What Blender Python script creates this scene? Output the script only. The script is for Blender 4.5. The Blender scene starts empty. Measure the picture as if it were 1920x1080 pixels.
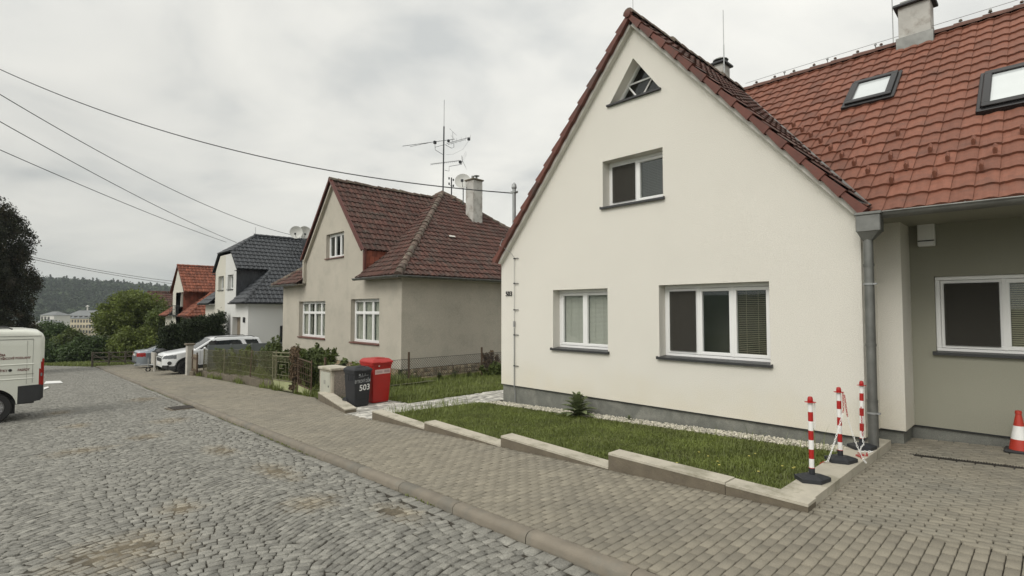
import bpy, bmesh, math, random
import numpy as np
from mathutils import Vector, Matrix
from mathutils.geometry import tessellate_polygon
random.seed(7); rng = np.random.default_rng(11)
S = bpy.context.scene; COL = S.collection
V = Vector
# ------------------------------------------------------------------ camera
EYE = 1.75; FPX = 984.0; AZ = math.radians(44); PIT = math.atan(40/984.)
Fv = V((math.sin(AZ), math.cos(AZ), 0)); Rv = V((math.cos(AZ), -math.sin(AZ), 0)); Uv = V((0, 0, 1)); EY = V((0, 0, EYE))
cam = bpy.data.cameras.new('camera'); camo = bpy.data.objects.new('camera', cam); COL.objects.link(camo)
cam.sensor_width = 36; cam.lens = 36*FPX/1920; cam.clip_start = .05; cam.clip_end = 6000
fwd = Fv*math.cos(PIT)+Uv*math.sin(PIT); upv = -Fv*math.sin(PIT)+Uv*math.cos(PIT)
M = Matrix((Rv, upv, -fwd)).transposed().to_4x4(); M.translation = EY; camo.matrix_world = M
S.camera = camo
# ------------------------------------------------------------------ world, sun, exposure
w = bpy.data.worlds.new('World'); S.world = w; w.use_nodes = True
nt = w.node_tree; nt.nodes.clear(); N = nt.nodes.new; LK = nt.links.new
SUN_EL, SUN_AZ = 42, 266      # degrees; azimuth clockwise from +Y (behind and left of the camera)
out = N('ShaderNodeOutputWorld'); sky = N('ShaderNodeTexSky'); sky.sky_type = 'NISHITA'; sky.sun_disc = False
sky.sun_elevation = math.radians(SUN_EL); sky.sun_rotation = math.radians(SUN_AZ); sky.air_density = 1.5; sky.dust_density = 3
bg1 = N('ShaderNodeBackground'); bg1.inputs[1].default_value = .08; LK(sky.outputs[0], bg1.inputs[0])
tc = N('ShaderNodeTexCoord'); sep = N('ShaderNodeSeparateXYZ'); LK(tc.outputs['Generated'], sep.inputs[0])
ad = N('ShaderNodeMath'); ad.operation = 'MAXIMUM'; LK(sep.outputs[2], ad.inputs[0]); ad.inputs[1].default_value = 0
ad2 = N('ShaderNodeMath'); ad2.operation = 'ADD'; LK(ad.outputs[0], ad2.inputs[0]); ad2.inputs[1].default_value = .22
dv = N('ShaderNodeVectorMath'); dv.operation = 'DIVIDE'; LK(tc.outputs['Generated'], dv.inputs[0])
cb = N('ShaderNodeCombineXYZ')
for i in range(3): LK(ad2.outputs[0], cb.inputs[i])
LK(cb.outputs[0], dv.inputs[1])
n1 = N('ShaderNodeTexNoise'); n1.inputs['Scale'].default_value = 1.7; n1.inputs['Detail'].default_value = 7; n1.inputs['Roughness'].default_value = .5; n1.inputs['Distortion'].default_value = .35
LK(dv.outputs[0], n1.inputs['Vector'])
rp = N('ShaderNodeValToRGB'); LK(n1.outputs[0], rp.inputs[0])
e = rp.color_ramp.elements; e[0].position = .30; e[0].color = (.68, .695, .68, 1); e[1].position = .68; e[1].color = (1.08, 1.06, .985, 1)
m_ = rp.color_ramp.elements.new(.47); m_.color = (.92, .912, .86, 1)
# brighter cloud around the hidden sun, greyer low over the valley (+Y, west of the houses)
hz = N('ShaderNodeMapRange'); LK(sep.outputs[2], hz.inputs[0]); hz.inputs[1].default_value = 0; hz.inputs[2].default_value = .45; hz.inputs[3].default_value = .86; hz.inputs[4].default_value = 1.02
sd = V((math.sin(math.radians(SUN_AZ))*math.cos(math.radians(SUN_EL)), math.cos(math.radians(SUN_AZ))*math.cos(math.radians(SUN_EL)), math.sin(math.radians(SUN_EL))))
dt = N('ShaderNodeVectorMath'); dt.operation = 'DOT_PRODUCT'; LK(tc.outputs['Generated'], dt.inputs[0]); dt.inputs[1].default_value = sd
gl = N('ShaderNodeMapRange'); LK(dt.outputs['Value'], gl.inputs[0]); gl.inputs[1].default_value = .1; gl.inputs[2].default_value = 1; gl.inputs[3].default_value = 1; gl.inputs[4].default_value = 1.7
dx = N('ShaderNodeMapRange'); LK(sep.outputs[0], dx.inputs[0]); dx.inputs[1].default_value = 0; dx.inputs[2].default_value = .8; dx.inputs[3].default_value = .84; dx.inputs[4].default_value = 1.0
ml = N('ShaderNodeMath'); ml.operation = 'MULTIPLY'; LK(hz.outputs[0], ml.inputs[0]); LK(gl.outputs[0], ml.inputs[1])
ml2 = N('ShaderNodeMath'); ml2.operation = 'MULTIPLY'; LK(ml.outputs[0], ml2.inputs[0]); LK(dx.outputs[0], ml2.inputs[1])
bg2 = N('ShaderNodeBackground'); LK(rp.outputs[0], bg2.inputs[0]); LK(ml2.outputs[0], bg2.inputs[1])
mx = N('ShaderNodeMixShader'); mx.inputs[0].default_value = .94; LK(bg1.outputs[0], mx.inputs[1]); LK(bg2.outputs[0], mx.inputs[2]); LK(mx.outputs[0], out.inputs[0])
sl = bpy.data.lights.new('sun', 'SUN'); sl.energy = 1.5; sl.angle = math.radians(30); sl.color = (1, .97, .905)
so = bpy.data.objects.new('sun', sl); COL.objects.link(so); so.rotation_mode = 'QUATERNION'; so.rotation_quaternion = sd.to_track_quat('Z', 'Y'); so.location = (0, 0, 40)
S.view_settings.view_transform = 'Standard'; S.view_settings.look = 'None'; S.view_settings.exposure = 0.04; S.view_settings.gamma = 1.0
S.cycles.max_bounces = 6; S.cycles.transparent_max_bounces = 12; S.cycles.volume_bounces = 0

# ------------------------------------------------------------------ measuring helpers (pixels of the 1920x1080 photo to points on real planes)
def ray(px, py):
    a = (px-960)/FPX; b = (540-py)/FPX
    return Rv*a+Fv*(math.cos(PIT)-b*math.sin(PIT))+Uv*(math.sin(PIT)+b*math.cos(PIT))
def at(px, py, t): return EY+ray(px, py)*t
def onX(px, py, X): r = ray(px, py); return EY+r*(X/r.x)
def G(y): return .035-.05*y                      # the street falls away from the camera
def SW(y): return .11-.05*y                  # pavement level
def KX(y): return 2.93+.038*y                # outer kerb line

# ------------------------------------------------------------------ materials
MATS = {}
def mat(name, col, rough=.8, var=.15, vs=3., bump=0., bs=60., rnd=0., metal=0., spec=.5, col2=None, c2s=1.2, c2t=(.5, .62), bdist=.01, coat=0, extra=None, trans=0, grain=0, gs=180):
    m = bpy.data.materials.new(name); m.use_nodes = True; t = m.node_tree; t.nodes.clear(); n = t.nodes.new; l = t.links.new
    o = n('ShaderNodeOutputMaterial'); p = n('ShaderNodeBsdfPrincipled')
    p.inputs['Roughness'].default_value = rough; p.inputs['Metallic'].default_value = metal; p.inputs['Specular IOR Level'].default_value = spec; p.inputs['Coat Weight'].default_value = coat
    tcn = n('ShaderNodeTexCoord'); nz = n('ShaderNodeTexNoise'); nz.inputs['Scale'].default_value = vs; nz.inputs['Detail'].default_value = 5; l(tcn.outputs['Object'], nz.inputs['Vector'])
    mr = n('ShaderNodeMapRange'); mr.inputs[1].default_value = .25; mr.inputs[2].default_value = .75; mr.inputs[3].default_value = 1-var; mr.inputs[4].default_value = 1+var; l(nz.outputs[0], mr.inputs[0])
    fac = mr.outputs[0]
    if rnd:
        at_ = n('ShaderNodeAttribute'); at_.attribute_name = 'rnd'
        r2 = n('ShaderNodeMapRange'); r2.inputs[3].default_value = 1-rnd; r2.inputs[4].default_value = 1+rnd; l(at_.outputs['Fac'], r2.inputs[0])
        mu = n('ShaderNodeMath'); mu.operation = 'MULTIPLY'; l(fac, mu.inputs[0]); l(r2.outputs[0], mu.inputs[1]); fac = mu.outputs[0]
    if grain:
        gn = n('ShaderNodeTexNoise'); gn.inputs['Scale'].default_value = gs; gn.inputs['Detail'].default_value = 2; l(tcn.outputs['Object'], gn.inputs['Vector'])
        g2 = n('ShaderNodeMapRange'); g2.inputs[1].default_value = .3; g2.inputs[2].default_value = .7; g2.inputs[3].default_value = 1-grain; g2.inputs[4].default_value = 1+grain; l(gn.outputs[0], g2.inputs[0])
        g3 = n('ShaderNodeMath'); g3.operation = 'MULTIPLY'; l(fac, g3.inputs[0]); l(g2.outputs[0], g3.inputs[1]); fac = g3.outputs[0]
    base = n('ShaderNodeRGB'); base.outputs[0].default_value = (*col, 1); src = base.outputs[0]
    if col2:
        z2 = n('ShaderNodeTexNoise'); z2.inputs['Scale'].default_value = c2s; z2.inputs['Detail'].default_value = 6; z2.inputs['Roughness'].default_value = .65; l(tcn.outputs['Object'], z2.inputs['Vector'])
        m2 = n('ShaderNodeMapRange'); m2.inputs[1].default_value = c2t[0]; m2.inputs[2].default_value = c2t[1]; l(z2.outputs[0], m2.inputs[0])
        mc = n('ShaderNodeMix'); mc.data_type = 'RGBA'; l(m2.outputs[0], mc.inputs[0]); l(src, mc.inputs[6]); mc.inputs[7].default_value = (*col2, 1); src = mc.outputs[2]
    if extra: src = extra(t, n, l, tcn, src)
    vm = n('ShaderNodeVectorMath'); vm.operation = 'SCALE'; l(src, vm.inputs[0]); l(fac, vm.inputs['Scale']); l(vm.outputs[0], p.inputs['Base Color'])
    if bump:
        b = n('ShaderNodeBump'); b.inputs['Strength'].default_value = bump; b.inputs['Distance'].default_value = bdist
        z = n('ShaderNodeTexNoise'); z.inputs['Scale'].default_value = bs; z.inputs['Detail'].default_value = 4; l(tcn.outputs['Object'], z.inputs['Vector']); l(z.outputs[0], b.inputs['Height']); l(b.outputs[0], p.inputs['Normal'])
    sh = p.outputs[0]
    if trans:
        tb = n('ShaderNodeBsdfTranslucent'); l(vm.outputs[0], tb.inputs[0]); ms = n('ShaderNodeMixShader'); ms.inputs[0].default_value = trans; l(sh, ms.inputs[1]); l(tb.outputs[0], ms.inputs[2]); sh = ms.outputs[0]
    l(sh, o.inputs[0]); MATS[name] = m; return m
def glassmat(name, tint, rough=.0, clear=.75):
    m = bpy.data.materials.new(name); m.use_nodes = True; t = m.node_tree; t.nodes.clear(); n = t.nodes.new; l = t.links.new
    o = n('ShaderNodeOutputMaterial'); tr = n('ShaderNodeBsdfTransparent'); tr.inputs[0].default_value = (*tint, 1)
    g = n('ShaderNodeBsdfGlossy'); g.inputs['Roughness'].default_value = rough; g.inputs[0].default_value = (.9, .95, .95, 1)
    fr = n('ShaderNodeFresnel'); ge = n('ShaderNodeNewGeometry'); io = n('ShaderNodeMapRange'); io.inputs[3].default_value = 1.55; io.inputs[4].default_value = 1/1.55; l(ge.outputs['Backfacing'], io.inputs[0]); l(io.outputs[0], fr.inputs[0])
    ad = n('ShaderNodeMath'); ad.operation = 'MULTIPLY_ADD'; l(fr.outputs[0], ad.inputs[0]); ad.inputs[1].default_value = 1.15; ad.inputs[2].default_value = 1-clear-.25+.0
    ad.use_clamp = True
    mx = n('ShaderNodeMixShader'); l(ad.outputs[0], mx.inputs[0]); l(tr.outputs[0], mx.inputs[1]); l(g.outputs[0], mx.inputs[2]); l(mx.outputs[0], o.inputs[0]); MATS[name] = m; return m

PATCH = [(.9, 10.9, .75, .5), (.75, 5.4, .75, .8), (3.0, 18.8, .7, 1.1), (2.3, 5.35, .42, .5), (1.05, 17.4, .5, .8), (2.6, 13.2, .6, .8), (2.45, 9.0, .35, .8), (2.55, 7.0, .3, 1.0), (1.35, 6.3, .3, .5), (1.15, 14.3, .4, .7), (1.9, 11.5, .45, .5), (2.75, 4.4, .25, .5)]
def road_sand(t, n, l, tcn, src):
    cur = None
    for (x, y, rx, ry) in PATCH:
        mp = n('ShaderNodeMapping'); mp.vector_type = 'POINT'; mp.inputs['Location'].default_value = (-x/rx, -y/ry, 0); mp.inputs['Scale'].default_value = (1/rx, 1/ry, 0); l(tcn.outputs['Object'], mp.inputs[0])
        ln = n('ShaderNodeVectorMath'); ln.operation = 'LENGTH'; l(mp.outputs[0], ln.inputs[0])
        mr = n('ShaderNodeMapRange'); mr.inputs[1].default_value = 1.25; mr.inputs[2].default_value = .2; l(ln.outputs['Value'], mr.inputs[0])
        if cur is None: cur = mr.outputs[0]
        else:
            a = n('ShaderNodeMath'); a.operation = 'MAXIMUM'; l(cur, a.inputs[0]); l(mr.outputs[0], a.inputs[1]); cur = a.outputs[0]
    z = n('ShaderNodeTexNoise'); z.inputs['Scale'].default_value = 5; z.inputs['Detail'].default_value = 7; z.inputs['Roughness'].default_value = .7; l(tcn.outputs['Object'], z.inputs['Vector'])
    s = n('ShaderNodeMath'); s.operation = 'MULTIPLY_ADD'; l(z.outputs[0], s.inputs[0]); s.inputs[1].default_value = 1.5; s.inputs[2].default_value = -.95
    a = n('ShaderNodeMath'); a.operation = 'ADD'; l(cur, a.inputs[0]); l(s.outputs[0], a.inputs[1])
    mr = n('ShaderNodeMapRange'); mr.inputs[1].default_value = .22; mr.inputs[2].default_value = .95; mr.inputs[4].default_value = .62; l(a.outputs[0], mr.inputs[0])
    mc = n('ShaderNodeMix'); mc.data_type = 'RGBA'; l(mr.outputs[0], mc.inputs[0]); l(src, mc.inputs[6]); mc.inputs[7].default_value = (.24, .20, .135, 1)
    return mc.outputs[2]

def base_dirt(t, n, l, tcn, src):
    # splash dirt and faint wash marks on the lowest half metre of the render
    sp = n('ShaderNodeSeparateXYZ'); l(tcn.outputs['Object'], sp.inputs[0]); z = n('ShaderNodeTexNoise'); z.inputs['Scale'].default_value = 2.2; z.inputs['Detail'].default_value = 6; l(tcn.outputs['Object'], z.inputs['Vector'])
    a = n('ShaderNodeMath'); a.operation = 'MULTIPLY_ADD'; l(z.outputs[0], a.inputs[0]); a.inputs[1].default_value = .9; l(sp.outputs[2], a.inputs[2])
    mr = n('ShaderNodeMapRange'); mr.inputs[1].default_value = 1.25; mr.inputs[2].default_value = .5; mr.inputs[4].default_value = .45; l(a.outputs[0], mr.inputs[0])
    mc = n('ShaderNodeMix'); mc.data_type = 'RGBA'; l(mr.outputs[0], mc.inputs[0]); l(src, mc.inputs[6]); mc.inputs[7].default_value = (.67, .60, .44, 1); return mc.outputs[2]
cream = mat('cream_render', (.735, .708, .642), .9, .02, 1.0, 1.0, 120, bdist=.010, grain=.09, gs=90, extra=base_dirt)
olive = mat('olive_render', (.285, .28, .225), .9, .05, .8, .8, 170, bdist=.006, grain=.06, gs=90)
tanst = mat('tan_roughcast', (.455, .42, .355), .95, .09, .6, .9, 90, col2=(.415, .385, .325), c2s=1.4, bdist=.008, grain=.13, gs=60)
whitest = mat('white_render', (.62, .62, .60), .9, .05, .5, .4, 120)
creamst = mat('pale_cream_render', (.58, .56, .49), .9, .06, .6, .4, 120)
plinthm = mat('grey_plinth', (.155, .158, .14), .85, .2, 6, .5, 160, col2=(.21, .21, .185), c2s=2, grain=.22, gs=110)
stonem = mat('rubble_stone', (.30, .22, .14), .9, .25, 6, .8, 20, col2=(.38, .33, .25), c2s=5, bdist=.03)
tile_new = mat('red_concrete_tile', (.20, .076, .046), .7, .16, 14, .3, 150, rnd=.16, col2=(.125, .062, .045), c2s=3.4, c2t=(.52, .85), grain=.08)
tile_old = mat('weathered_clay_tile', (.092, .041, .031), .85, .25, 4, .3, 80, rnd=.26, col2=(.072, .056, .046), c2s=2.6, c2t=(.45, .70), grain=.15, gs=30)
tile_moss = mat('mossy_ridge_tile', (.12, .085, .068), .95, .4, 8, .6, 60, rnd=.2, col2=(.17, .155, .12), c2s=5, bdist=.02)
tile_org = mat('orange_clay_tile', (.19, .058, .030), .75, .2, 4, .2, 80, rnd=.28)
tile_blk = mat('anthracite_tile', (.038, .042, .048), .42, .15, 4, .1, 90, rnd=.2)
vergem = mat('verge_tile', (.125, .040, .027), .65, .25, 6, .3, 60, rnd=.15, col2=(.07, .035, .027), c2s=3)
cheekm = mat('tile_hung_cheek', (.21, .062, .035), .75, .25, 4, .3, 60, rnd=.3)
whitepvc = mat('white_window_frame', (.78, .78, .77), .35, .02, 2)
sillm = mat('anthracite_sill', (.045, .046, .048), .4, .05, 3, metal=.3)
zinc = mat('weathered_zinc', (.18, .182, .172), .45, .25, 7, .1, 30, metal=.65)
dkmetal = mat('dark_metal', (.045, .047, .05), .45, .1, 5, metal=.5)
grey_met = mat('galvanised_metal', (.34, .35, .35), .5, .12, 9, metal=.5)
redmet = mat('red_sheet_metal', (.10, .028, .020), .5, .2, 4)
brownsill = mat('brown_sill', (.13, .05, .037), .6, .2, 6)
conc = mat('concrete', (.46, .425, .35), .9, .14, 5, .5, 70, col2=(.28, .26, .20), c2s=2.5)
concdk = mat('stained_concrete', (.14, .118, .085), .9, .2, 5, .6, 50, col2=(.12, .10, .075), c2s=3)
kerbm = mat('kerb_concrete', (.185, .162, .128), .85, .14, 6, .4, 90, rnd=.10, col2=(.16, .15, .125), c2s=2)
paverm = mat('concrete_paver', (.235, .212, .166), .88, .13, 5, .5, 120, rnd=.11, grain=.13, gs=130, col2=(.185, .17, .138), c2s=.6, c2t=(.45, .7))
paver2 = mat('driveway_paver', (.235, .213, .168), .88, .13, 7, .5, 120, rnd=.12, grain=.13, gs=130, col2=(.19, .18, .15), c2s=.8, c2t=(.45, .7))
pathm = mat('path_paver', (.44, .425, .385), .85, .18, 5, .4, 80, rnd=.42)
jointm = mat('joint_sand', (.032, .027, .020), .95, .3, 12, .6, 90, col2=(.09, .078, .056), c2s=3)
cobm = mat('granite_sett', (.205, .199, .175), .68, .24, 9, .7, 90, rnd=.24, extra=road_sand, bdist=.006, grain=.28, gs=95)
cobbase = mat('sett_joint', (.042, .036, .026), .95, .3, 30, .8, 110, extra=road_sand)
soil = mat('soil', (.085, .085, .04), .95, .35, 3, .8, 20, col2=(.06, .09, .028), c2s=.5)
farland = mat('far_land', (.05, .075, .03), .95, .3, .02)
grassm = mat('grass_blade', (.15, .182, .044), .6, .35, 1.6, rnd=.42, trans=.35, col2=(.15, .175, .05), c2s=1.1)
leafm = mat('leaf_green', (.09, .12, .028), .6, .25, .5, rnd=.5, trans=.3)
leafdk = mat('leaf_dark', (.052, .085, .022), .65, .25, .5, rnd=.5, trans=.2)
leafyl = mat('leaf_yellow_green', (.125, .158, .030), .6, .25, .5, rnd=.45, trans=.3)
conim = mat('conifer_foliage', (.020, .024, .010), .8, .4, .9, rnd=.6, col2=(.04, .032, .017), c2s=1.2, trans=.1)
hedgem = mat('hedge_foliage', (.022, .034, .011), .8, .3, 2, rnd=.6, trans=.1)
shrubm = mat('shrub_leaf', (.10, .13, .04), .6, .3, 3, rnd=.5, trans=.3)
ivym = mat('dead_vine', (.10, .065, .035), .85, .3, 6, rnd=.5)
forestm = mat('forest_foliage', (.034, .050, .020), .9, .3, .02, rnd=.45)
barkm = mat('bark', (.07, .055, .04), .95, .3, 9, .6, 30)
gravm = mat('white_pebble', (.50, .47, .39), .8, .1, 9, rnd=.38)
carwhite = mat('white_car_paint', (.74, .75, .76), .28, .02, 2, coat=.6)
vanwhite = mat('van_white_paint', (.66, .67, .60), .35, .03, 1.5, coat=.4)
carsilv = mat('silver_car_paint', (.32, .36, .41), .3, .03, 2, metal=.55, coat=.6)
blackpl = mat('black_plastic', (.028, .029, .031), .55, .12, 9)
tyrem = mat('tyre_rubber', (.022, .022, .022), .85, .15, 9)
rimm = mat('alloy_rim', (.42, .42, .42), .35, .1, 9, metal=.6)
rimdk = mat('dark_alloy_rim', (.05, .05, .055), .35, .1, 9, metal=.6)
carglass = mat('car_glass', (.018, .022, .025), .05, .02, 2, spec=.8)
redlens = mat('red_lens', (.30, .012, .012), .2, .05, 9, coat=.5)
clearlens = mat('clear_lens', (.17, .18, .19), .12, .2, 30, coat=.8)
binblack = mat('anthracite_bin_plastic', (.018, .019, .022), .7, .1, 6, .1, 90)
binred = mat('red_bin_plastic', (.36, .013, .009), .45, .08, 5, .1, 90)
boxm = mat('grey_enamel_door', (.42, .42, .36), .5, .06, 5)
peb = mat('pebbledash', (.24, .215, .185), .95, .45, 70, .9, 70, col2=(.36, .32, .27), c2s=40, bdist=.01)
fencegr = mat('old_green_metal', (.155, .145, .085), .75, .3, 8)
gatepl = mat('lime_green_gate_panel', (.32, .34, .18), .75, .15, 5)
rust = mat('rusty_post', (.085, .055, .035), .85, .3, 9)
pvcred = mat('red_plastic', (.38, .014, .012), .4, .08, 9)
pvcwhite = mat('white_plastic', (.78, .78, .76), .4, .05, 9)
orangepl = mat('orange_cone_plastic', (.42, .035, .018), .45, .1, 9)
rubber = mat('rubber_base', (.020, .022, .026), .6, .15, 9, .3, 60)
txtdk = mat('dark_red_lettering', (.12, .028, .022), .6, .1, 9)
txtblk = mat('black_lettering', (.02, .02, .02), .6, .1, 9)
txtwh = mat('white_lettering', (.72, .72, .70), .6, .1, 9)
txtgrey = mat('faded_white_lettering', (.36, .37, .38), .6, .2, 30)
stickm = mat('pale_sticker', (.60, .44, .42), .6, .1, 9)
stickdk = mat('sticker_print', (.26, .16, .16), .6, .1, 9)
curtain = mat('net_curtain', (.55, .54, .49), .95, .12, 12, trans=.25)
blindm = mat('blind_slat', (.43, .425, .40), .6, .05, 5)
blinddk = mat('dark_screen', (.065, .062, .056), .8, .1, 5)
blindyl = mat('ochre_blind_slat', (.30, .265, .20), .7, .1, 5)
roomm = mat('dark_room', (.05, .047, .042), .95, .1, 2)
dishm = mat('satellite_dish_paint', (.56, .56, .53), .5, .08, 6)
chimst = mat('chimney_render', (.47, .46, .43), .95, .16, 2.5, .6, 60, col2=(.33, .31, .28), c2s=3)
woodm = mat('weathered_wood', (.10, .085, .065), .9, .25, 12, .4, 40)
pillm = mat('pillar_concrete', (.42, .40, .36), .9, .12, 5, .4, 60)
brownpill = mat('brown_gate_board', (.20, .165, .12), .85, .15, 7, .3, 60)
farwall = mat('far_cream_wall', (.60, .52, .37), .9, .05, .1)
farwhite = mat('far_white_wall', (.62, .60, .55), .9, .05, .1)
farroof = mat('far_slate_roof', (.16, .165, .165), .8, .1, .1)
farwin = mat('far_window', (.06, .055, .05), .4, .1, .1)
gratem = mat('cast_iron', (.05, .042, .035), .6, .2, 9, metal=.5)
greysht = mat('grey_sheet_fence', (.15, .165, .17), .6, .06, 3)
glassa = glassmat('window_glass', (.97, .985, .965), 0, .76)
glassk = mat('skylight_glass', (.62, .66, .66), .12, .04, 3, spec=1.0, coat=1)
skyframe = mat('skylight_frame', (.026, .025, .026), .35, .1, 4, metal=.5)

# ------------------------------------------------------------------ mesh builder
def tag(o, label=None, cat=None, group=None, kind=None):
    if label: o['label'] = label
    if cat: o['category'] = cat
    if group: o['group'] = group
    if kind: o['kind'] = kind
    return o
def empty(name, loc, label, cat, group=None, rz=0):
    o = bpy.data.objects.new(name, None); COL.objects.link(o); o.location = loc; o.rotation_euler = (0, 0, rz); o.empty_display_size = .2
    return tag(o, label, cat, group)
def worg(o):
    p = V((0, 0, 0))
    while o is not None: p = p+o.location; o = o.parent
    return p
class MB:
    def __init__(s): s.v = []; s.f = []; s.r = []; s.k = None
    def add(s, vs, fs, r=None):
        b = len(s.v); s.v.extend([tuple(q) for q in vs]); s.f.extend([tuple(i+b for i in f) for f in fs])
        r = s.k if r is None else r
        if r is None: r = random.random()
        s.r.extend([r]*len(fs))
    def box(s, x0, x1, y0, y1, z0, z1, bev=0., T=None, r=None):
        if x0 > x1: x0, x1 = x1, x0
        if y0 > y1: y0, y1 = y1, y0
        if z0 > z1: z0, z1 = z1, z0
        if bev <= 0:
            vs = [V((x, y, z)) for x in (x0, x1) for y in (y0, y1) for z in (z0, z1)]
            fs = [(0, 1, 3, 2), (4, 6, 7, 5), (0, 4, 5, 1), (2, 3, 7, 6), (0, 2, 6, 4), (1, 5, 7, 3)]
        else:
            bev = min(bev, (x1-x0)*.45, (y1-y0)*.45, (z1-z0)*.45)
            X = (x0, x1); Y = (y0, y1); Z = (z0, z1); sg = (1, -1); vs = []; ix = {}
            for i in (0, 1):
                for j in (0, 1):
                    for k in (0, 1):
                        for a in range(3):
                            d = [bev*sg[i], bev*sg[j], bev*sg[k]]; d[a] = 0
                            ix[i, j, k, a] = len(vs); vs.append(V((X[i]+d[0], Y[j]+d[1], Z[k]+d[2])))
            fs = []
            q = [(0, 0), (1, 0), (1, 1), (0, 1)]
            for a in range(3):
                for sd_ in (0, 1):
                    c = []
                    for (u, w_) in q:
                        t = [u, w_]; t.insert(a, sd_); c.append(ix[t[0], t[1], t[2], a])
                    if (sd_ == 0) ^ (a == 1): c.reverse()
                    fs.append(tuple(c))
            for a in range(3):
                b, c = [x for x in range(3) if x != a]
                for sb in (0, 1):
                    for sc in (0, 1):
                        t0 = [0, 0, 0]; t0[b] = sb; t0[c] = sc; t1 = list(t0); t1[a] = 1
                        fs.append((ix[(*t0, b)], ix[(*t1, b)], ix[(*t1, c)], ix[(*t0, c)]))
            for i in (0, 1):
                for j in (0, 1):
                    for k in (0, 1): fs.append((ix[i, j, k, 0], ix[i, j, k, 1], ix[i, j, k, 2]))
        if T is not None: vs = [T @ v for v in vs]
        s.add(vs, fs, r)
    def poly(s, pts, r=None): s.add(pts, [tuple(range(len(pts)))], r)
    def prism(s, pts, d, r=None):
        n = len(pts); d = V(d); vs = [V(p) for p in pts]+[V(p)+d for p in pts]
        s.add(vs, [tuple(range(n))[::-1], tuple(range(n, 2*n))]+[(i, (i+1) % n, n+(i+1) % n, n+i) for i in range(n)], r)
    def tube(s, p0, p1, r0, r1=None, n=8, cap=True, r=None):
        r1 = r0 if r1 is None else r1
        p0 = V(p0); p1 = V(p1); d = (p1-p0)
        if d.length < 1e-6: return
        d.normalize(); a = d.cross(V((0, 0, 1)) if abs(d.z) < .9 else V((1, 0, 0))).normalized(); b = d.cross(a)
        vs = []
        for (p, q) in ((p0, r0), (p1, r1)):
            for i in range(n): t = 2*math.pi*i/n; vs.append(p+(a*math.cos(t)+b*math.sin(t))*q)
        fs = [(i, (i+1) % n, n+(i+1) % n, n+i) for i in range(n)]
        if cap: fs += [tuple(range(n))[::-1], tuple(range(n, 2*n))]
        s.add(vs, fs, r)
    def path(s, pts, rad, n=6, r=None, closed=False):
        pts = [V(p) for p in pts]; k = len(pts); vs = []; a = None
        for i, p in enumerate(pts):
            d = (pts[(i+1) % k if closed else min(i+1, k-1)]-pts[(i-1) % k if closed else max(i-1, 0)]).normalized()
            if a is None: a = d.cross(V((0, 0, 1)) if abs(d.z) < .9 else V((1, 0, 0))).normalized()
            a = (a-d*a.dot(d)).normalized(); b = d.cross(a); rr = rad(i/(k-1)) if callable(rad) else rad
            for j in range(n): t = 2*math.pi*j/n; vs.append(p+(a*math.cos(t)+b*math.sin(t))*rr)
        fs = [(i*n+j, i*n+(j+1) % n, ((i+1) % k)*n+(j+1) % n, ((i+1) % k)*n+j) for i in range(k if closed else k-1) for j in range(n)]
        if not closed: fs += [tuple(range(n))[::-1], tuple(range((k-1)*n, k*n))]
        s.add(vs, fs, r)
    def lathe(s, prof, c=(0, 0, 0), n=24, T=None, r=None, cap=True):
        vs = []; c = V(c)
        for (q, z) in prof:
            for i in range(n): t = 2*math.pi*i/n; vs.append(V((q*math.cos(t), q*math.sin(t), z)))
        k = len(prof); fs = [(i*n+j, i*n+(j+1) % n, (i+1)*n+(j+1) % n, (i+1)*n+j) for i in range(k-1) for j in range(n)]
        if cap: fs += [tuple(range(n))[::-1], tuple(range((k-1)*n, k*n))]
        if T is not None: vs = [T @ v for v in vs]
        s.add([v+c for v in vs], fs, r)
    def text(s, txt, size, O, X, Y, align='LEFT', off=0., ext=0., sx=1.):
        cu = bpy.data.curves.new('lettering', 'FONT'); cu.body = txt; cu.size = size; cu.align_x = align; cu.offset = off; cu.extrude = ext; cu.resolution_u = 3
        to = bpy.data.objects.new('lettering', cu); me = bpy.data.meshes.new_from_object(to)
        X = V(X).normalized(); Y = V(Y).normalized(); Z = X.cross(Y); O = V(O)
        s.add([O+X*v.co.x*sx+Y*v.co.y+Z*v.co.z for v in me.vertices], [tuple(p.vertices) for p in me.polygons])
        bpy.data.objects.remove(to); bpy.data.meshes.remove(me); bpy.data.curves.remove(cu)
    def build(s, name, m, parent=None, smooth=0, label=None, origin=None):
        off = worg(parent) if parent is not None else (V(origin) if origin is not None else V((0, 0, 0)))
        me = bpy.data.meshes.new(name); me.from_pydata([(v[0]-off.x, v[1]-off.y, v[2]-off.z) for v in s.v], [], s.f)
        a = me.attributes.new('rnd', 'FLOAT', 'FACE'); a.data.foreach_set('value', s.r); me.materials.append(m)
        if smooth:
            me.polygons.foreach_set('use_smooth', [True]*len(me.polygons)); me.set_sharp_from_angle(angle=math.radians(smooth))
        me.update(); o = bpy.data.objects.new(name, me); COL.objects.link(o)
        if parent is not None: o.parent = parent
        else: o.location = off
        if label: o['label'] = label
        return o
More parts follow.
